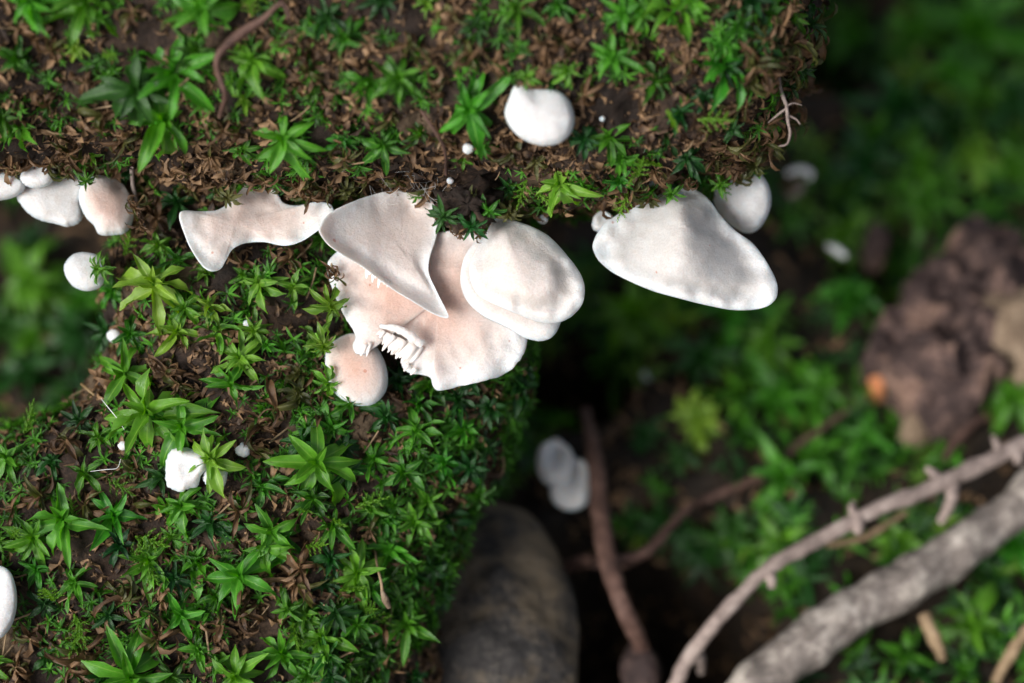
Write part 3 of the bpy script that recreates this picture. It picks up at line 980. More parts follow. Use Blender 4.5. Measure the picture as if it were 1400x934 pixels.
# ------------------------------------------------------------------ ground debris
def lump(name, outline, top, zb, mat, label, cat, seed=0, amp=0.25, dome=0.5, fr=1.6, zlift=0.6, K=120, S=26, facet=0.0):
    """an irregular solid: its outline lies at height zlift on the ground, domed above, walls below"""
    ol = catmull([G(a, b_, zlift) for a, b_ in outline], K)
    cen = sum((Vector(p) for p in ol), Vector()) / K
    V = [];
    base = Vector((cen.x, cen.y, 0))
    for i in range(1, S + 1):
        s = i / S
        for k in range(K):
            p = cen + (ol[k] - cen) * s
            q = p * fr + Vector((seed * 5.0, 0, 0))
            rdg = 1 - abs(noise.noise(q * 0.8 + Vector((7, 1, 2)))) * 2
            z = zlift + dome * (1 - s ** 3) + amp * (fb(q, 5) + 0.5 * rdg) * (1 - 0.5 * s)
            if facet:
                vd = noise.voronoi(q * 0.75)[0]
                z += facet * (vd[1] - vd[0]) - facet * 0.3 + 0.4 * facet * (noise.voronoi(q * 2.2)[0][0])
            jig = Vector((noise.noise(q * 1.7), noise.noise(q * 1.7 + Vector((5, 5, 5))), 0)) * amp * 0.5 * s
            V.append(Vector((p.x, p.y, z)) + jig - base)
    for zz, sh in ((0.6, 1.03), (0.25, 1.0), (-0.5, 0.96)):
        for k in range(K):
            p = cen + (ol[k] - cen) * sh
            q = p * fr * 1.5
            V.append(Vector((p.x, p.y, zlift * zz + (zb if zz < 0 else 0))) + Vector((noise.noise(q), noise.noise(q + Vector((3, 3, 3))), 0)) * amp * 0.4 - base)
    F = [tuple(range(K))]
    for i in range(S + 2):
        for k in range(K):
            k2 = (k + 1) % K
            F.append((i * K + k, (i + 1) * K + k, (i + 1) * K + k2, i * K + k2))
    F.append(tuple(range((S + 2) * K, (S + 3) * K))[::-1])
    o = obj(name, mesh(name, V, F, mat))
    o.location = base
    tag(o, label, cat)
    return o
lump('rotten_wood_chunk', [(1190, 480), (1212, 440), (1236, 408), (1252, 372), (1286, 352), (1308, 318), (1336, 304), (1372, 312), (1402, 330), (1440, 380), (1450, 440), (1410, 480), (1378, 500), (1350, 540), (1318, 562), (1286, 574), (1262, 560), (1232, 526), (1212, 500)],
     0, 0, 'rotten_wood', 'big crumbling purplish brown chunk of rotten wood on the mossy ground', 'wood', seed=1, amp=0.42, dome=0.40, zlift=0.9, fr=1.7, facet=0.38, K=180, S=44)
lump('wood_fragment', [(1330, 430), (1350, 395), (1400, 388), (1450, 400), (1460, 470), (1420, 500), (1380, 490), (1350, 470)], 0, 0, 'wood_tan', 'paler tan wood fragment lying on the rotten wood chunk', 'wood', seed=2, amp=0.2, dome=0.35, zlift=1.2)
lump('stone', [(612, 720), (648, 694), (690, 690), (728, 712), (756, 752), (778, 805), (790, 860), (788, 910), (770, 970), (700, 1010), (600, 1000), (560, 900), (570, 780)], 0, 0, 'slate', 'dark rounded stone with tan crust between the rotten log and the stick', 'stone', seed=3, amp=0.22, dome=0.5, zlift=1.3, fr=1.0)
lump('wood_fragment', [(850, 905), (862, 882), (885, 885), (902, 905), (900, 930), (880, 945), (855, 935)], 0, 0, 'rotten_wood', 'small brown wood bit at the foot of the brown stick', 'wood', seed=4, amp=0.15, dome=0.2, zlift=0.4)
lump('wood_fragment', [(1232, 580), (1250, 560), (1275, 570), (1276, 592), (1256, 602), (1236, 596)], 0, 0, 'wood_tan', 'small tan crumb of wood below the rotten wood chunk', 'wood', seed=5, amp=0.12, dome=0.2, zlift=0.4)
lump('bark_flake', [(1190, 508), (1200, 500), (1213, 503), (1218, 518), (1211, 532), (1197, 534), (1189, 524)], 0, 0, 'orange_bit', 'bright orange flake at the corner of the rotten wood chunk', 'bark flake', seed=6, amp=0.08, dome=0.15, zlift=0.35)
lump('wood_fragment', [(1182, 320), (1195, 306), (1212, 312), (1214, 340), (1196, 350), (1182, 340)], 0, 0, 'rotten_wood', 'small reddish brown wood bit beyond the rotten wood chunk', 'wood', seed=7, amp=0.12, dome=0.2, zlift=0.4)

def stick(name, pts, radii, mat, label, stubs=(), cat='twig', rough=0.25, sides=14, seed=0):
    """pts: (px, py, height over ground)"""
    W_ = [G(*p) for p in pts]
    base = W_[0].copy()
    root = empty(name, base)
    tag(root, label, cat)
    V, F = tube([p - base for p in W_], radii, sides, rough, seed, samples=len(pts) * 12)
    obj('shaft', mesh('shaft', V, F, mat), root)
    for sp, r0 in stubs:
        Wp = [G(*p) - base for p in sp]
        V, F = tube(Wp, [r0, r0 * 0.8, r0 * 0.55], 8, 0.3, seed, samples=10)
        obj('side_twig', mesh('side_twig', V, F, mat), root)
    return root
stick('twig', [(915, 960, 0.3), (938, 905, .9), (985, 845, 1.5), (1050, 778, 1.8), (1120, 738, 1.9), (1190, 700, 2.0), (1260, 672, 2.0), (1330, 640, 2.0), (1400, 608, 2.0), (1500, 566, 1.8)],
      [.11, .11, .11, .11, .115, .12, .125, .13, .135, .135], 'twig_grey', 'long bare pinkish grey twig curving over the mossy ground',
      [([(1052, 778, 1.8), (1054, 792, 1.8), (1056, 802, 1.7)], .11), ([(1172, 705, 2.0), (1174, 718, 2.0), (1172, 728, 1.9)], .12), ([(1168, 705, 2.0), (1164, 694, 2.1), (1166, 688, 2.2)], .08), ([(1302, 655, 2.0), (1300, 684, 1.8), (1286, 714, 1.4)], .12), ([(1392, 612, 2.0), (1392, 626, 2.0), (1393, 634, 2.0)], .11), ([(1285, 657, 2.0), (1274, 645, 2.1), (1266, 640, 2.1)], .09), ([(948, 892, 1.0), (957, 905, .7), (958, 918, .4)], .12), ([(1368, 622, 2.0), (1362, 606, 2.1), (1358, 598, 2.2)], .08)])
stick('branch', [(985, 1000, .7), (1050, 926, .9), (1120, 868, 1.0), (1190, 826, 1.1), (1260, 785, 1.1), (1330, 735, 1.1), (1410, 676, 1.2), (1520, 590, 1.2)],
      [.38, .37, .37, .37, .36, .35, .35, .34], 'branch_grey', 'thick rough grey lichen-flecked branch lying below the long twig', cat='branch', rough=0.30, sides=28)
stick('stick', [(800, 562, .9), (808, 600, 1.2), (816, 640, 1.4), (824, 720, 1.5), (838, 790, 1.6), (858, 842, 1.4), (880, 890, .6)],
      [.09, .12, .14, .15, .15, .14, .12], 'twig_brown', 'dark reddish brown stick standing between the stone and the hollow', [([(838, 768, 1.5), (880, 758, 1.3), (910, 732, 1.1)], .10)], cat='stick')
stick('twig', [(850, 770, 1.2), (888, 752, 1.0), (915, 722, .8), (945, 690, .6)], [.10, .10, .08, .06], 'twig_brown', 'short bent tan twig joining the dark brown stick')
stick('twig', [(950, 690, .3), (1000, 668, .45), (1045, 648, .45), (1090, 610, .5), (1160, 560, .5)], [.05, .07, .08, .06, .04], 'twig_brown', 'slender brown twig half sunk in the moss above the long grey twig')
stick('straw', [(1130, 745, 1.0), (1180, 735, 1.0), (1240, 700, 1.1)], [.05, .06, .04], 'twig_tan', 'thin yellowish straw just under the long grey twig', cat='straw')
stick('straw', [(1262, 840, .8), (1276, 870, .7), (1290, 902, .5)], [.10, .11, .07], 'twig_tan', 'short pale stem poking out below the thick branch', cat='straw')
stick('straw', [(1360, 935, .5), (1385, 890, .8), (1425, 838, 1.0)], [.08, .10, .09], 'twig_tan', 'tan stem slanting up from the ground beside the thick branch', cat='straw')
stick('straw', [(1292, 625, .9), (1320, 590, .9), (1345, 570, .9)], [.07, .08, .05], 'twig_brown', 'short brown stem between the long twig and the rotten wood chunk', cat='straw')
stick('twig', [(760, 780, .4), (800, 768, .7), (815, 770, .9)], [.12, .12, .1], 'twig_brown', 'stubby brown twig leaning on the stone')
# small white curl and sliver on the far ground
def thread(name, pts, r_, mat, label, cat, sides=6):
    W_ = [P(*p) for p in pts]
    base = W_[0].copy()
    V, F = tube([p - base for p in W_], r_, sides, samples=len(pts) * 6)
    o = obj(name, mesh(name, V, F, mat)); o.location = base
    return tag(o, label, cat)
def gp(px, py, h):
    p = G(px, py, h)
    return (px, py, (p - O).dot(AW))
thread('white_curl', [gp(1076, 238, 1.6), gp(1092, 232, 1.7), gp(1108, 237, 1.7), gp(1106, 246, 1.6)], [.04, .06, .06, .03], 'web', 'blurred white curled sliver beyond the broken log end', 'plant fibre')
thread('white_curl', [gp(1078, 268, 1.4), gp(1090, 264, 1.5), gp(1097, 252, 1.5), gp(1086, 246, 1.5)], [.04, .05, .05, .03], 'twig_grey', 'blurred greyish curl under the white sliver beyond the log end', 'plant fibre')
thread('white_sliver', [gp(1132, 336, 1.0), gp(1144, 342, 1.1), gp(1156, 351, 1.1)], [.04, .07, .05], 'web', 'short blurred white sliver on moss beyond the hat-shaped cap', 'plant fibre')

# ------------------------------------------------------------------ moss rosettes
# (px, py, leaf length px, tone) read off the photograph
g, d_, y_, o_ = 'leaf_green', 'leaf_dark', 'leaf_yellow', 'leaf_olive'
ROS = [
 (57,7,45,g),(118,27,48,g),(279,17,48,g),(17,89,32,g),(240,123,58,g),(208,171,62,g),(190,118,52,d_),(348,97,42,g),(429,121,28,g),(387,188,46,g),(336,198,27,g),(37,178,30,g),(0,165,28,g),(464,188,24,g),(242,282,30,d_),(262,67,34,g),(450,34,34,d_),(131,212,16,y_),
 (474,50,32,g),(497,118,30,g),(545,114,38,g),(645,148,48,g),(526,198,33,g),(565,182,24,g),(709,20,36,g),(652,44,28,d_),(840,81,36,g),(770,94,24,g),(834,195,34,g),(847,215,26,g),(783,256,46,y_),(699,282,30,o_),(766,10,28,g),(797,188,27,d_),(433,37,22,g),(733,222,20,o_),(723,107,18,y_),(853,17,34,g),
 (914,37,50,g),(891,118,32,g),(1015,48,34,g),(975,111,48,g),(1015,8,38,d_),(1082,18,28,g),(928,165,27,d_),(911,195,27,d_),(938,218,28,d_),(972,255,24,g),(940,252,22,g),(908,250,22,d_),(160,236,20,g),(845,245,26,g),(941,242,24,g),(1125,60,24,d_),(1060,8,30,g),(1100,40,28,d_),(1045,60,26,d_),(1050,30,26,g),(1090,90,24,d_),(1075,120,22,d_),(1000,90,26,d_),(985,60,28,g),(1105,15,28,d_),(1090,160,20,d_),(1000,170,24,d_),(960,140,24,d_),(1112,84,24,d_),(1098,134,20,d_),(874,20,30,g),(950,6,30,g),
 (212,405,52,y_),(215,341,28,y_),(235,459,36,y_),(252,422,28,g),(292,428,32,y_),(296,469,35,y_),(282,381,22,y_),(363,391,34,y_),(403,398,28,y_),(346,455,28,y_),(182,509,48,g),(330,499,38,y_),(313,523,34,g),(370,475,18,g),(430,475,32,y_),(434,328,24,y_),(403,519,28,o_),(20,523,30,g),(101,512,22,g),
 (222,581,58,g),(248,588,46,g),(114,581,30,d_),(303,628,42,y_),(363,675,31,g),(430,635,56,g),(420,608,34,d_),(13,635,38,g),(71,638,22,d_),(118,655,30,g),(219,659,28,d_),(256,699,38,g),(296,722,34,d_),(367,722,42,g),(91,722,48,g),(151,709,44,g),(44,732,40,g),(403,541,30,o_),(464,615,32,d_),
 (198,771,42,g),(269,781,40,g),(330,795,50,g),(249,835,42,g),(108,802,32,g),(148,839,28,d_),(235,795,30,d_),(367,748,40,g),(293,822,26,g),(178,912,54,g),(266,896,34,g),(296,912,20,g),(326,916,44,g),(380,899,44,g),(440,882,40,g),(235,925,32,g),(447,808,26,d_),(67,822,28,d_),(67,902,24,d_),
 (583,538,34,g),(569,602,40,g),(627,592,33,g),(666,563,30,d_),(515,631,34,g),(583,684,36,g),(564,712,32,g),(612,713,30,d_),(540,752,38,g),(481,781,42,g),(588,767,32,d_),(559,864,42,g),(447,892,34,g),(510,811,30,g),(545,835,32,g),(612,917,28,g),(520,917,28,d_),(379,742,34,g),(700,538,32,d_),(710,510,30,d_),(637,640,30,d_),(676,650,22,d_),(471,640,32,g),(600,640,32,g),(546,650,32,g),(500,690,34,g),(452,720,34,g),(428,690,34,g),(520,570,30,d_),(640,520,28,d_),(560,790,32,g),(420,850,34,g),(490,860,34,g),(600,830,26,d_),(180,455,30,g),(245,360,24,g),(160,400,28,g),(330,380,24,g),
]
TN = {g: 'bright green', d_: 'dark green', y_: 'yellowish green', o_: 'olive brownish'}
SP = {(303,628): 'pale yellowish moss rosette spreading over the white fungus crust',
      (783,256): 'pale yellow-green moss rosette with long drooping leaves between the shell-shaped and hat-shaped caps',
      (208,171): 'largest bright moss rosette, long leaves splayed downward, on the overhanging log',
      (975,111): 'crisp dark-glossed moss rosette alone near the broken log end',
      (242,282): 'dark moss rosette in the crevice beside the saddle-shaped cap',
      (434,328): 'yellowish moss sprout tucked under the corner of the curled-rim cap',
      (972,255): 'small moss sprout hanging at the top of the hat-shaped cap'}
WHERE = {'upper': 'on the upper log', 'lower': 'on the lower log', 'ground': 'on the ground'}
taken = []
CLS = {}
def remember(o, cls, where):
    CLS.setdefault((cls, where), []).append(o)
ORD = ['nearest', 'second nearest', 'third nearest', 'fourth nearest', 'fifth nearest', 'sixth nearest', 'seventh nearest', 'eighth nearest', 'ninth nearest', 'tenth nearest', 'eleventh nearest', 'twelfth nearest']
def label_all():
    marks = dict(LM)
    for (cls, where), os_ in CLS.items():
        loc = [o.matrix_basis.translation.copy() for o in os_]
        best = [(99, 1e9, None)] * len(os_)
        for nm_, p in marks.items():
            rank = sorted(range(len(os_)), key=lambda i: (loc[i] - p).length)
            for r_, i in enumerate(rank):
                c = (r_, (loc[i] - p).length, nm_)
                if c < best[i]: best[i] = c
        for o, (r_, dd, nm_) in zip(os_, best):
            if len(os_) == 1:
                o['label'] = f'{cls} {where}'
            elif r_ < len(ORD):
                o['label'] = f'{cls} {where}, {ORD[r_]} the {nm_}'
            else:
                o['label'] = f'{cls} {where}, away from the fungi'
            o['group'] = f'{cls}s {where}'
def place(px, py, s, tone, trees, lab=None, front=0.5, dens=1.0):
    h = hit(px, py, trees, lab is not None)
    if not h: return None
    h = h[:4]
    loc, nm, dist, key = h
    size = s / 100 * dist / D * (1.22 if s < 45 else 1.36)
    axis = (nm * (0.9 - front) + AW * front * 0.5 + Vector((0, 0, 0.45)) + Vector((rng.uniform(-1, 1), rng.uniform(-1, 1), rng.uniform(-1, 1))) * 0.42).normalized()
    szw = 'broad' if s >= 42 else ('small' if s < 30 else 'middling')
    if lab is None:
        cls = f'{szw} {TN[tone]} moss rosette'
    else:
        cls = None
    # shift the root back so that the crown, lifted on its stem, shows at the pixel
    loc = loc - axis * (0.25 * size if s < 45 else 0.2 * size)
    if (px, py) == (303, 628): loc = loc + AW * 0.30
    taken.append((px, py, s))
    o = rosette(loc, axis, size, tone, lab, None, dens)
    if cls: remember(o, cls, WHERE[key])
    return o
for px, py, s, tn in ROS:
    place(px, py, s, tn, LOGS, SP.get((px, py)))

WIT = [(1045,105,30),(1075,95,30),(1090,125,26),(1050,160,28),(1020,115,28),(1100,75,26),(1110,50,26),(1118,25,26),(1040,60,26),(1010,200,28),(975,215,26),(1040,195,28),(1065,185,26),(990,150,24),(1085,40,26),(1120,100,22),(12,226,26),(30,230,24),(75,222,26),(95,228,24),(150,246,24),(175,255,26),(205,262,24),(215,300,30),(195,290,28),(185,320,26),(300,252,24),(405,272,34),(425,268,30),(455,258,28),(480,252,26),(600,278,30),(612,300,30),(640,305,30),(655,290,28),(700,288,26),(690,280,24),(845,268,26),(865,266,28),(895,262,26),(925,258,28),(1000,232,26),(1030,215,28),(1050,200,28),(1075,170,26),(760,280,24),(735,285,22),(540,245,22),(500,248,24),(1032,87,34),(1069,77,30),(1083,62,30),(988,192,32),(1032,181,32),(1076,10,26),(1015,145,26),(1060,130,26),(1060,40,28),(1098,110,24),(1008,222,24),(960,180,22),
 (37,865,38),(118,876,44),(168,815,32),(289,855,32),(340,842,34),(403,802,38),(27,922,32),(100,922,30),(215,869,30),(229,822,26),(360,590,36),(375,560,34),(355,630,32),(235,510,34),(250,530,28),
 (130,490,34),(115,530,28),(90,600,30),(60,670,32),(120,690,28),(330,700,30),(20,690,28),(408,768,32),(520,855,28),(535,903,30),(190,690,26),(180,640,24),
 (120,110,28),(80,60,28),(140,160,30),(170,190,26),(300,170,28),(290,215,28),(250,230,26),(400,60,30),(420,85,28),(460,80,30),(560,60,30),(590,90,28),(620,30,28),(680,80,28),(610,190,26),(700,200,30),(740,60,28),(770,50,28),(800,130,28),(860,50,26),(880,90,26),(940,80,28),(870,250,26),(900,230,24),(410,260,36),(400,245,30),(470,210,28),(440,250,26),(660,270,26),(635,318,24),(30,40,26),(180,20,26),(330,50,26),(60,130,28),(90,200,28),(150,270,24),(640,70,26),(700,150,22),(590,125,24),
 (455,380,30),(445,400,26),(175,440,22),(340,360,26),(390,360,26),(430,520,26),(445,540,24),(660,690,22),(700,600,22),(720,560,20),(620,760,22),(580,900,22),(505,720,22),(470,820,22)]
for px, py, s in WIT:
    h = hit(px, py, LOGS)
    loc, nm, dist, key = h[:4]
    axis = (nm * 0.55 + AW * 0.35 + Vector((rng.uniform(-1, 1), rng.uniform(-1, 1), rng.uniform(-1, 1))) * 0.35).normalized()
    szw = 'broad' if s >= 32 else 'small'
    remember(withered(loc, axis, s / 100 * dist / D * 1.55, None, None, 0.42 if px > 950 else 0.25), f'{szw} withered brown moss tuft', WHERE[key])
    taken.append((px, py, s * 0.6))

# ground rosettes that show largest
GROS = [(1180,60,50,g),(1260,50,50,g),(1300,120,55,g),(1240,130,46,y_),(1350,150,55,g),(1150,130,46,d_),(1320,230,50,y_),(1200,200,48,g),(1160,290,46,g),(1260,290,46,g),(30,520,46,d_),(95,545,40,d_),(40,470,44,g),(110,430,44,g),(850,520,46,g),(920,450,46,y_),(990,560,46,g),(960,580,42,y_),(1350,60,85,g),(1210,90,45,d_),(1215,160,62,d_),(1290,190,50,d_),(1175,240,62,d_),(1248,238,50,g),(880,440,62,g),(1000,440,52,g),(1045,560,56,g),(1110,540,50,g),(1060,660,50,g),(1335,530,56,g),(1290,620,48,g),(1075,765,46,g),(1150,840,46,g),(60,400,58,g),(105,470,48,d_),(15,450,48,d_),(1150,420,46,g),(960,500,46,d_),(1180,620,50,g),(1330,860,50,g),(1390,760,46,g),(1240,900,46,g),(930,640,40,d_),(1140,330,50,g),(1110,640,46,g),(1385,560,50,g),(1230,760,46,g),(1010,720,40,d_),(1380,250,50,g),(1050,480,46,g),(880,600,36,d_),(40,340,40,d_),(1390,160,56,d_)]
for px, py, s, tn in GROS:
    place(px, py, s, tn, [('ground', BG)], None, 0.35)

# fill-in rosettes where the photograph is densest green
fill = 0
tries = 0
while fill < 30 and tries < 6000:
    tries += 1
    px, py = rng.uniform(-20, 760), rng.uniform(330, 940)
    wgt = 0.05
    if px > 440 and py > 530: wgt = 1.0
    elif py > 690: wgt = 0.16
    if rng.random() > wgt or in_caps(px, py): continue
    s = rng.uniform(24, 34)
    if any((px - a) ** 2 + (py - b_) ** 2 < (0.50 * (s + c_)) ** 2 for a, b_, c_ in taken): continue
    if not hit(px, py, LOGS, False): continue
    place(px, py, s, g if rng.random() < 0.6 else d_, LOGS)
    fill += 1

fill = tries = 0
while fill < 14 and tries < 6000:          # small tufts between the big ones on the upper log
    tries += 1
    px, py = rng.uniform(-10, 1100), rng.uniform(0, 250)
    s = rng.uniform(16, 30)
    if in_caps(px, py) or any((px - a) ** 2 + (py - b_) ** 2 < (0.62 * (s + c_)) ** 2 for a, b_, c_ in taken if c_ > 18 or True): continue
    if not hit(px, py, LOGS, False): continue
    place(px, py, s, rng.choice((g, g, d_, o_, y_)), LOGS)
    fill += 1
def lip_y(px):
    y = 200
    while y < 330:
        lc, nm, ix, ds = BU.ray_cast(CAM, ray(px, y))
        if lc is None or (lc - O).dot(AW) < -1.6: return y
        y += 3
    return y
for i, px in enumerate((6, 30, 52, 78, 100, 122, 150, 172, 198, 262, 300, 328, 362, 392, 412, 436, 470, 500, 585, 690, 715, 860, 884, 908, 934, 960, 990, 1012, 1030)):
    py = lip_y(px) - rng.uniform(10, 22)
    h = hit(px, py, [('upper', BU)])
    ax = (AW * 0.75 - AV * rng.uniform(0.35, 0.9) + AX * rng.uniform(-.4, .4)).normalized()
    if i % 3 == 1:
        remember(rosette(h[0], ax, rng.uniform(.20, .30), (o_, d_, g)[i % 2 + (i % 5 == 0)], None, None), 'moss rosette', 'fringing the upper log')
    else:
        remember(withered(h[0], ax, rng.uniform(.26, .42), None, None, 0.3), 'withered moss tuft', 'fringing the upper log')
def lap(px, py, w, size, tone, lab, dx=0.0):
    ax = (AW * 0.7 - AV * 0.6 + AX * dx).normalized()
    base = P(px, py, w) - ax * size * 0.5
    if tone == 'dry': withered(base, ax, size, lab, None, 0.25)
    else: rosette(base, ax, size, tone, lab, None)
lap(408, 262, 0.0, .36, 'dry', 'large brown withered tuft drooping over the saddle-shaped cap')
lap(424, 272, -0.05, .28, 'dry', 'brown withered tuft drooping where saddle-shaped and curled-rim caps meet')
lap(452, 268, -0.1, .28, 'dry', 'brown withered tuft over the upper corner of the curled-rim cap')
lap(312, 268, -0.2, .24, o_, 'olive moss rosette lapping the notch of the saddle-shaped cap', -.3)
lap(182, 288, -0.2, .34, 'dry', 'brown withered tuft pressed against the pink-flushed cap', -.3)
lap(190, 312, -0.25, .30, 'dry', 'brown withered tuft below the pink-flushed cap', -.3)
lap(118, 246, -0.1, .22, g, 'small green moss rosette lapping the top of the pink-flushed cap')
lap(20, 236, -0.05, .22, 'dry', 'brown withered tuft lapping the bud cap and frame-cut cap')
lap(92, 238, -0.1, .22, 'dry', 'brown withered tuft lapping the broad scalloped cap')
lap(918, 262, -0.2, .22, g, 'small green moss rosette lapping the crown of the hat-shaped cap')
lap(944, 258, -0.2, .24, 'dry', 'brown withered tuft lapping the crown of the hat-shaped cap')
lap(888, 272, -0.2, .22, 'dry', 'brown withered tuft at the shoulder of the hat-shaped cap')
lap(984, 250, -0.6, .24, g, 'green moss rosette between the hat-shaped and round dented caps')
lap(1006, 236, -0.8, .24, 'dry', 'brown withered tuft lapping the round dented cap')
lap(696, 290, 0.05, .24, o_, 'olive moss rosette lapping the peak of the shell-shaped cap')
lap(450, 415, -0.15, .36, y_, 'yellowish moss rosette lapping the edge of the torn cap', .3)
lap(440, 470, -0.2, .32, y_, 'yellowish moss rosette lapping the pink-topped cap', .4)
lap(446, 522, -0.2, .28, y_, 'yellowish moss leaves under the pink-topped cap', .5)
lap(458, 380, -0.25, .30, 'dry', 'brown withered tuft beside the torn cap under the curled rim', .2)
lap(728, 116, 1.0, .18, g, 'small green moss rosette above the fan-shaped cap')
# yellowish leaves leaning out over the small round cap
blob('bark_clod', 640, 285, 40, 30, 0.42, 'rotten_bark', 'dark clod of bark hanging from the log between the curled-rim and shell-shaped caps', 'bark', loc=P(640, 282, -0.15), seed=5, amp=0.5, fr=2.0)
for px, py, s, tn, lab in ((612, 286, 30, d_, 'dark stiff moss rosette on the hanging bark clod beside the curled-rim cap'), (645, 300, 28, d_, 'dark moss rosette at the lower tip of the hanging bark clod'), (668, 280, 26, g, 'green moss rosette on the hanging bark clod beside the shell-shaped cap'), (640, 268, 24, o_, 'olive moss rosette at the top of the hanging bark clod')):
    rosette(P(px, py, 0.12), (AW * 0.75 - AV * 0.5 + AX * rng.uniform(-.3, .3)).normalized(), s / 100, tn, lab, None)
for px, py, s, lab in ((628, 312, 24, 'brown withered tuft dangling from the hanging bark clod'), (600, 296, 20, 'brown withered tuft on the hanging bark clod beside the curled-rim cap'), (655, 316, 20, 'brown withered tuft under the hanging bark clod beside the shell-shaped cap')):
    withered(P(px, py, 0.05), (AW * 0.5 - AV * 0.8).normalized(), s / 100, lab, None)
rosette(P(150, 368, -0.42), (AX * -0.75 + AW * 0.65).normalized(), 0.27, y_, 'yellowish moss leaves leaning across the small round white cap', None)

# ------------------------------------------------------------------ feathery moss sprigs
def sprig_mesh(seed):
    r_ = random.Random(seed)
    V, F, UV = [], [], []
    def put(Mx, s):
        v, f, u = leaf_arrays(1.0, 0.42, 0.5, 0.4, rows=3, cols=2, seed=1)
        o2 = len(V)
        for q in v: V.append(Mx @ (Vector(q) * s))
        F.extend([tuple(i + o2 for i in a) for a in f]); UV.extend(u)
    def shoot(M0, ln, nn, s):
        for i in range(nn):
            t = i / nn
            Mx = M0 @ Matrix.Translation((ln * t, 0, 0.10 * ln * t * t)) @ Matrix.Rotation(i * 2.4, 4, 'X') @ Matrix.Rotation(R(-42), 4, 'Y')
            put(Mx, s * (1.0 - 0.45 * t) * r_.uniform(0.85, 1.15))
    shoot(Matrix.Identity(4), 1.0, 34, 0.16)
    for k in range(6):
        sgn = 1 if k % 2 else -1
        shoot(Matrix.Translation((0.12 + 0.11 * k, 0, 0)) @ Matrix.Rotation(sgn * R(55), 4, 'Z'), 0.42 - 0.03 * k, 12, 0.12)
    return mesh('feather_moss', V, F, 'feather_green', True, UV)
SPR = [sprig_mesh(q) for q in range(4)]
FEA = [(140,350,42,20),(165,375,36,160),(175,350,34,60),(185,362,30,300),(150,330,26,20),(125,40,24,90),(140,70,22,40),(330,10,34,30),(345,20,28,100),(125,228,30,250),(140,238,26,300),(185,735,40,340),(190,755,36,310),(170,765,32,20),(105,835,36,300),(115,850,32,250),(75,815,34,100),(40,600,34,60),(20,590,30,120),(145,650,32,330),(105,710,24,90),(440,700,30,40),(420,750,30,350),(415,690,26,80),(480,690,34,20),(460,815,34,280),(480,830,40,330),(420,840,32,270),(440,850,30,250),(500,830,30,10),(445,810,30,60),(395,850,30,260),(870,240,30,70),(860,255,30,250),(915,220,28,100),(950,160,34,5),(930,170,30,30),(990,230,26,280),(820,280,28,300),(800,300,24,260),(470,310,20,200),(160,445,28,280),(15,730,26,60),(720,240,28,250),(735,250,24,290),(865,225,22,200)]
FW = {'upper': 'on the overhanging log', 'lower': 'on the rotten log below'}
for i, (px, py, s, ang) in enumerate(FEA):
    h = hit(px, py, LOGS, False)
    if not h: continue
    loc, nm, dist, key = h
    a = R(ang)
    xd = (AX * math.cos(a) - AV * math.sin(a) * -1)
    xd = (xd - nm * xd.dot(nm)).normalized()
    xd = (xd + nm * 0.55).normalized()
    yd = nm.cross(xd).normalized()
    zd = xd.cross(yd)
    m4 = Matrix((xd, yd, zd)).transposed().to_4x4()
    m4.translation = loc + nm * 0.12
    o = obj('feather_moss_sprig', SPR[i % 4], None, m4 @ Matrix.Scale(s / 100 * 1.5, 4))
    tag(o, None, 'moss')
    o.color = (rng.random(), 1, 0.5, 1)
    remember(o, 'bright feathery moss sprig', WHERE[key])

# ------------------------------------------------------------------ stuff: litter and low moss
VW = np.array(AW)
def jit(q, a):
    return (q + Vector((rng.uniform(-1, 1), rng.uniform(-1, 1), rng.uniform(-1, 1))) * a).normalized()
def facing(cen, nr):
    return np.clip((nr @ VW) + 0.35, 0.0, 1.0)
def moss_patch(f):
    def k(cen, nr):
        fac = np.clip((nr @ VW) + 0.6, 0.05, 1.0)
        ns = np.array([noise.noise(Vector(c) * 0.8) for c in cen])
        return fac * np.clip(0.5 + f * ns * 2.5, 0.02, 1) * (np.where(cen[:, 0] > -3.0, 1.0, 0.35) if f < 1 else 1.0)
    return k
def litter_keep(cen, nr):
    ns = np.array([noise.noise(Vector(c) * 1.1 + Vector((4, 4, 4))) for c in cen])
    return facing(cen, nr) * np.clip(0.6 + 1.6 * ns, 0.12, 1)
tm_dry = [leaf_arrays(1.0, 0.30, 1.4 + 0.5 * q, 1.0, rows=3, cols=2, wav=0.8, seed=q, twist=0.7 * (q - 2)) for q in range(5)]
tm_thin = [leaf_arrays(1.0, 0.20, 0.5 + 0.2 * q, 0.5, rows=4, cols=2, wav=0.3, seed=q) for q in range(4)]
tm_leaf = [leaf_arrays(1.0, 0.32, 0.5 + 0.15 * q, 0.5, rows=4, cols=2, wav=0.3, seed=q) for q in range(4)]
for nm_, (V, F), cnt, lab in (('fallen_log_litter', (uv_, uf_), 21000, 'crumbly brown moss litter covering the overhanging log'), ('rotten_log_litter', (lv_, lf_), 11500, 'crumbly brown moss litter covering the rotten log below')):
    it = [(p, (q + Vector((rng.uniform(-1, 1), rng.uniform(-1, 1), rng.uniform(-1, 1))) * 0.8).normalized(), 0.05 + 0.27 * rng.random() ** 2.2) for p, q in surface_samples(V, F, cnt, litter_keep)]
    carpet(nm_.replace('fallen_log_', '').replace('rotten_log_', ''), it, 'litter', (2, 4), tm_dry, (-10, 55), lab, 'litter', lift=0.12)
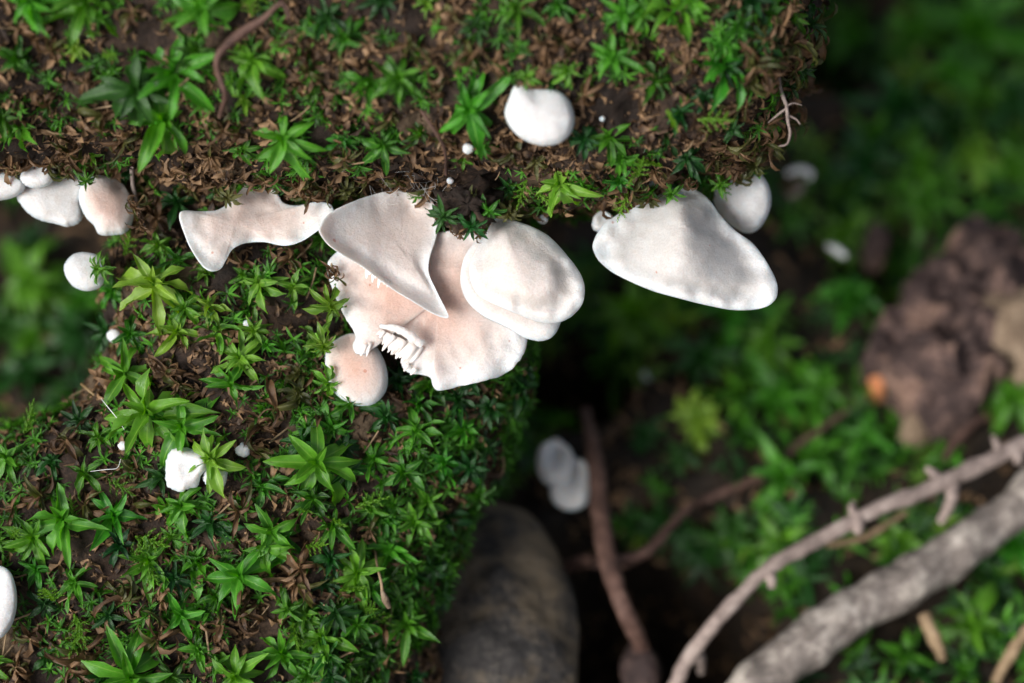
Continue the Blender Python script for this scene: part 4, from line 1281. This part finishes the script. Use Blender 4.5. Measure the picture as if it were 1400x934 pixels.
for (V, F), cnt, f, lab, mt in (((uv_, uf_), 3400, 1.0, 'low green moss between the rosettes of the overhanging log', 'leaf_green'), ((lv_, lf_), 6000, 0.9, 'low green moss between the rosettes of the rotten log', 'leaf_green')):
    it = [(p, (q + Vector((rng.uniform(-1, 1), rng.uniform(-1, 1), rng.uniform(-1, 1))) * 0.5).normalized(), rng.uniform(0.08, 0.22)) for p, q in surface_samples(V, F, cnt, moss_patch(f))]
    carpet('low_moss', it, mt, (6, 10), tm_thin, (0, 65), lab, 'moss', lift=0.35)
parts = []
for (V, F) in ((uv_, uf_), (lv_, lf_)):
    for p, q in surface_samples(V, F, 170, facing):
        d = jit(q.orthogonal(), 0.9); d = (d - q * d.dot(q) * 0.8).normalized()
        ln = rng.uniform(0.08, 0.30); b0 = p + q * 0.08
        parts.append(tube([b0 - d * ln, b0 + q * rng.uniform(0, .08), b0 + d * ln], [rng.uniform(.006, .018)] * 2, 5, samples=4))
V, F = merge(parts)
tag(obj('twiglets', mesh('twiglets', V, F, 'twig_tan')), 'fine tan stem bits strewn through the moss litter of both logs', 'litter', kind='stuff')
# ground carpet within what the lens could plausibly see
def near(cen, nr):
    x, y, z = cen[:, 0], cen[:, 1], cen[:, 2]
    box = ((np.abs(x) < 13) & (y > -4) & (y < 18)).astype(float)
    ns = np.array([noise.noise(Vector((c[0] * 0.45, c[1] * 0.45, 2.2))) if b_ else 0 for c, b_ in zip(cen, box)])
    return box * np.clip(0.35 + 3.0 * ns, 0.0, 1) * (z > -1.0)
def near2(cen, nr):
    x, y, z = cen[:, 0], cen[:, 1], cen[:, 2]
    return ((np.abs(x) < 13) & (y > -4) & (y < 18)).astype(float)
def upn(q):
    return q if q.z > 0 else -q
it = [(p, jit(upn(q), 0.45), rng.uniform(0.22, 0.60)) for p, q in surface_samples(gv, gf, 2700, near, False)]
carpet('ground_moss', it[:1300], 'leaf_green', (6, 9), tm_thin, (5, 55), 'blurred green moss carpet over the ground', 'moss', lift=0.4)
carpet('ground_moss', it[1300:1600], 'leaf_yellow', (6, 9), tm_thin, (5, 55), 'blurred yellowish moss scattered through the ground moss', 'moss', lift=0.4)
carpet('ground_moss', it[1600:], 'leaf_dark', (6, 9), tm_thin, (5, 55), 'blurred dark moss scattered through the ground moss', 'moss', lift=0.4)
it = [(p, jit(upn(q), 0.8), rng.uniform(0.12, 0.42)) for p, q in surface_samples(gv, gf, 4200, near2, False)]
carpet('ground_litter', it, 'litter', (2, 3), tm_dry, (-10, 50), 'brown dead leaf litter over the dark ground', 'litter', lift=0.15)

# ------------------------------------------------------------------ thin things on the logs
def on_log(px, py, off):
    h = hit(px, py, LOGS)
    p = h[0] + AW * off
    return (px, py, (p - O).dot(AW))
root = empty('rootlet', P(*on_log(1066, 105, 0.15)))
tag(root, 'thin knobbly brown rootlet dangling near the broken log end', 'root')
rb = root.location.copy()
def wire(pts, r_, name, mat, rough=0.4):
    V, F = tube([P(*p) - rb for p in pts], r_, 7, rough, 3)
    obj(name, mesh(name, V, F, mat), root)
wA = (P(*on_log(1066, 105, 0.15)) - O).dot(AW)
wire([(1064, 100, wA), (1068, 125, wA + .15), (1075, 145, wA + .3), (1077, 165, wA + .35), (1080, 182, wA + .35), (1076, 197, wA + .35), (1064, 200, wA + .35)], [.02, .022, .028, .024, .02, .018, .008], 'main_root', 'twig_grey')
wire([(1075, 148, wA + .3), (1062, 158, wA + .3), (1050, 168, wA + .2)], [.015, .014, .007], 'side_root', 'twig_grey')
wire([(1076, 145, wA + .3), (1085, 141, wA + .25), (1096, 144, wA + .2)], [.013, .012, .006], 'side_root', 'twig_grey')
wire([(1078, 158, wA + .3), (1088, 163, wA + .3), (1094, 170, wA + .3)], [.015, .014, .008], 'side_root', 'twig_grey')
thread('dead_stem', [on_log(395, 25, .5), on_log(385, 4, .6), on_log(360, 26, .55), on_log(335, 42, .5), on_log(312, 60, .5), on_log(297, 80, .5), on_log(300, 105, .5), on_log(308, 130, .45), on_log(300, 160, .3)], [.03, .035, .05, .075, .06, .045, .04, .04, .03], 'twig_brown', 'curved dead brown moss stem lying across the overhanging log', 'stem')
thread('dead_stem', [on_log(180, 230, .3), on_log(182, 255, .4), on_log(188, 280, .6), (197, 310, -0.35)], [.03, .03, .03, .025], 'twig_grey', 'thin grey dead stem hanging down beside the pink-flushed cap', 'stem')
thread('dead_stem', [on_log(575, 150, .3), on_log(595, 180, .3), on_log(608, 205, .35), on_log(610, 238, .3)], [.02, .025, .025, .03], 'twig_brown', 'thin dark dead stem on the log above the cobweb', 'stem')
st = empty('dried_moss_stalk', P(*on_log(514, 752, 0.1)))
tag(st, 'thin tan dried moss stalk with a papery husk at its tip', 'stalk')
sb = st.location.copy()
ws = (sb - O).dot(AW)
V, F = tube([P(513, 754, ws) - sb, P(516, 775, ws + .35) - sb, P(521, 795, ws + .5) - sb, P(523, 812, ws + .5) - sb], [.018, .018, .02, .025], 6)
obj('stalk', mesh('stalk', V, F, 'twig_tan'), st)
V, F = tube([P(522, 806, ws + .5) - sb, P(526, 818, ws + .5) - sb, P(532, 831, ws + .45) - sb], [.02, .055, .03], 8)
obj('husk', mesh('husk', V, F, 'wood_tan'), st)
thread('white_thread', [on_log(138, 545, .25), on_log(152, 562, .35), on_log(163, 576, .3), on_log(170, 588, .2)], [.003, .007, .006, .003], 'web', 'stiff white fungus thread slanting over dark litter on the rotten log', 'thread')
thread('white_thread', [on_log(120, 645, .2), on_log(145, 642, .25), on_log(160, 640, .25), on_log(165, 628, .2)], [.002, .004, .005, .003], 'web', 'pale fungus thread with a bend above the lowest rosettes', 'thread')
wb = P(540, 250, -0.2)
parts = []
for i in range(30):
    x0 = rng.uniform(470, 622); y0 = rng.uniform(226, 258)
    x1 = x0 + rng.uniform(-45, 45); y1 = y0 + rng.uniform(-8, 34)
    a = P(x0, y0, rng.uniform(-0.3, 0.3)); b_ = P(x1, y1, rng.uniform(-0.6, 0.1))
    c_ = (a + b_) / 2 - Vector((rng.uniform(-.1,.1), 0, rng.uniform(-.05, .2)))
    parts.append(tube([a - wb, c_ - wb, b_ - wb], [0.0012, 0.001, 0.0012], 4, samples=7))
V, F = merge(parts)
o = obj('cobweb', mesh('cobweb', V, F, 'web')); o.location = wb
tag(o, 'fine white cobweb strung over the dark crevice above the curled-rim cap', 'cobweb')

LM = {'bud cap': P(52, 240, -.3), 'pink-flushed cap': P(145, 285, -.5), 'small round cap': P(112, 372, -.6), 'saddle-shaped cap': P(345, 310, -.3),
      'curled-rim cap': P(520, 330, 0), 'torn cap': P(630, 480, -.3), 'shell-shaped cap': P(720, 380, .2), 'pink-topped cap': P(490, 510, -.5), 'hat-shaped cap': P(935, 350, -.2),
      'fan-shaped cap': P(738, 160, .9), 'round dented cap': P(1020, 270, -1.2), 'frame-cut oval cap': P(5, 825, .2), 'white fungus crust': P(256, 642, -.1),
      'husk-tipped dried stalk': P(520, 790, 0), 'dangling rootlet': P(1075, 150, 0), 'curved dead stem': P(325, 60, 1.5), 'cobweb': P(540, 245, -.2), 'edge button fungus': P(161, 452, -.4),
      'stone': G(700, 800, 1), 'orange flake': G(1204, 517, .4), 'rotten wood chunk': G(1300, 440, 1), 'thick branch': G(1260, 785, 1), 'long grey twig': G(1120, 738, 1.9), 'dark brown stick': G(826, 720, 1.4), 'white curl': G(1092, 236, 1.6), 'white sliver': G(1144, 342, 1)}
label_all()
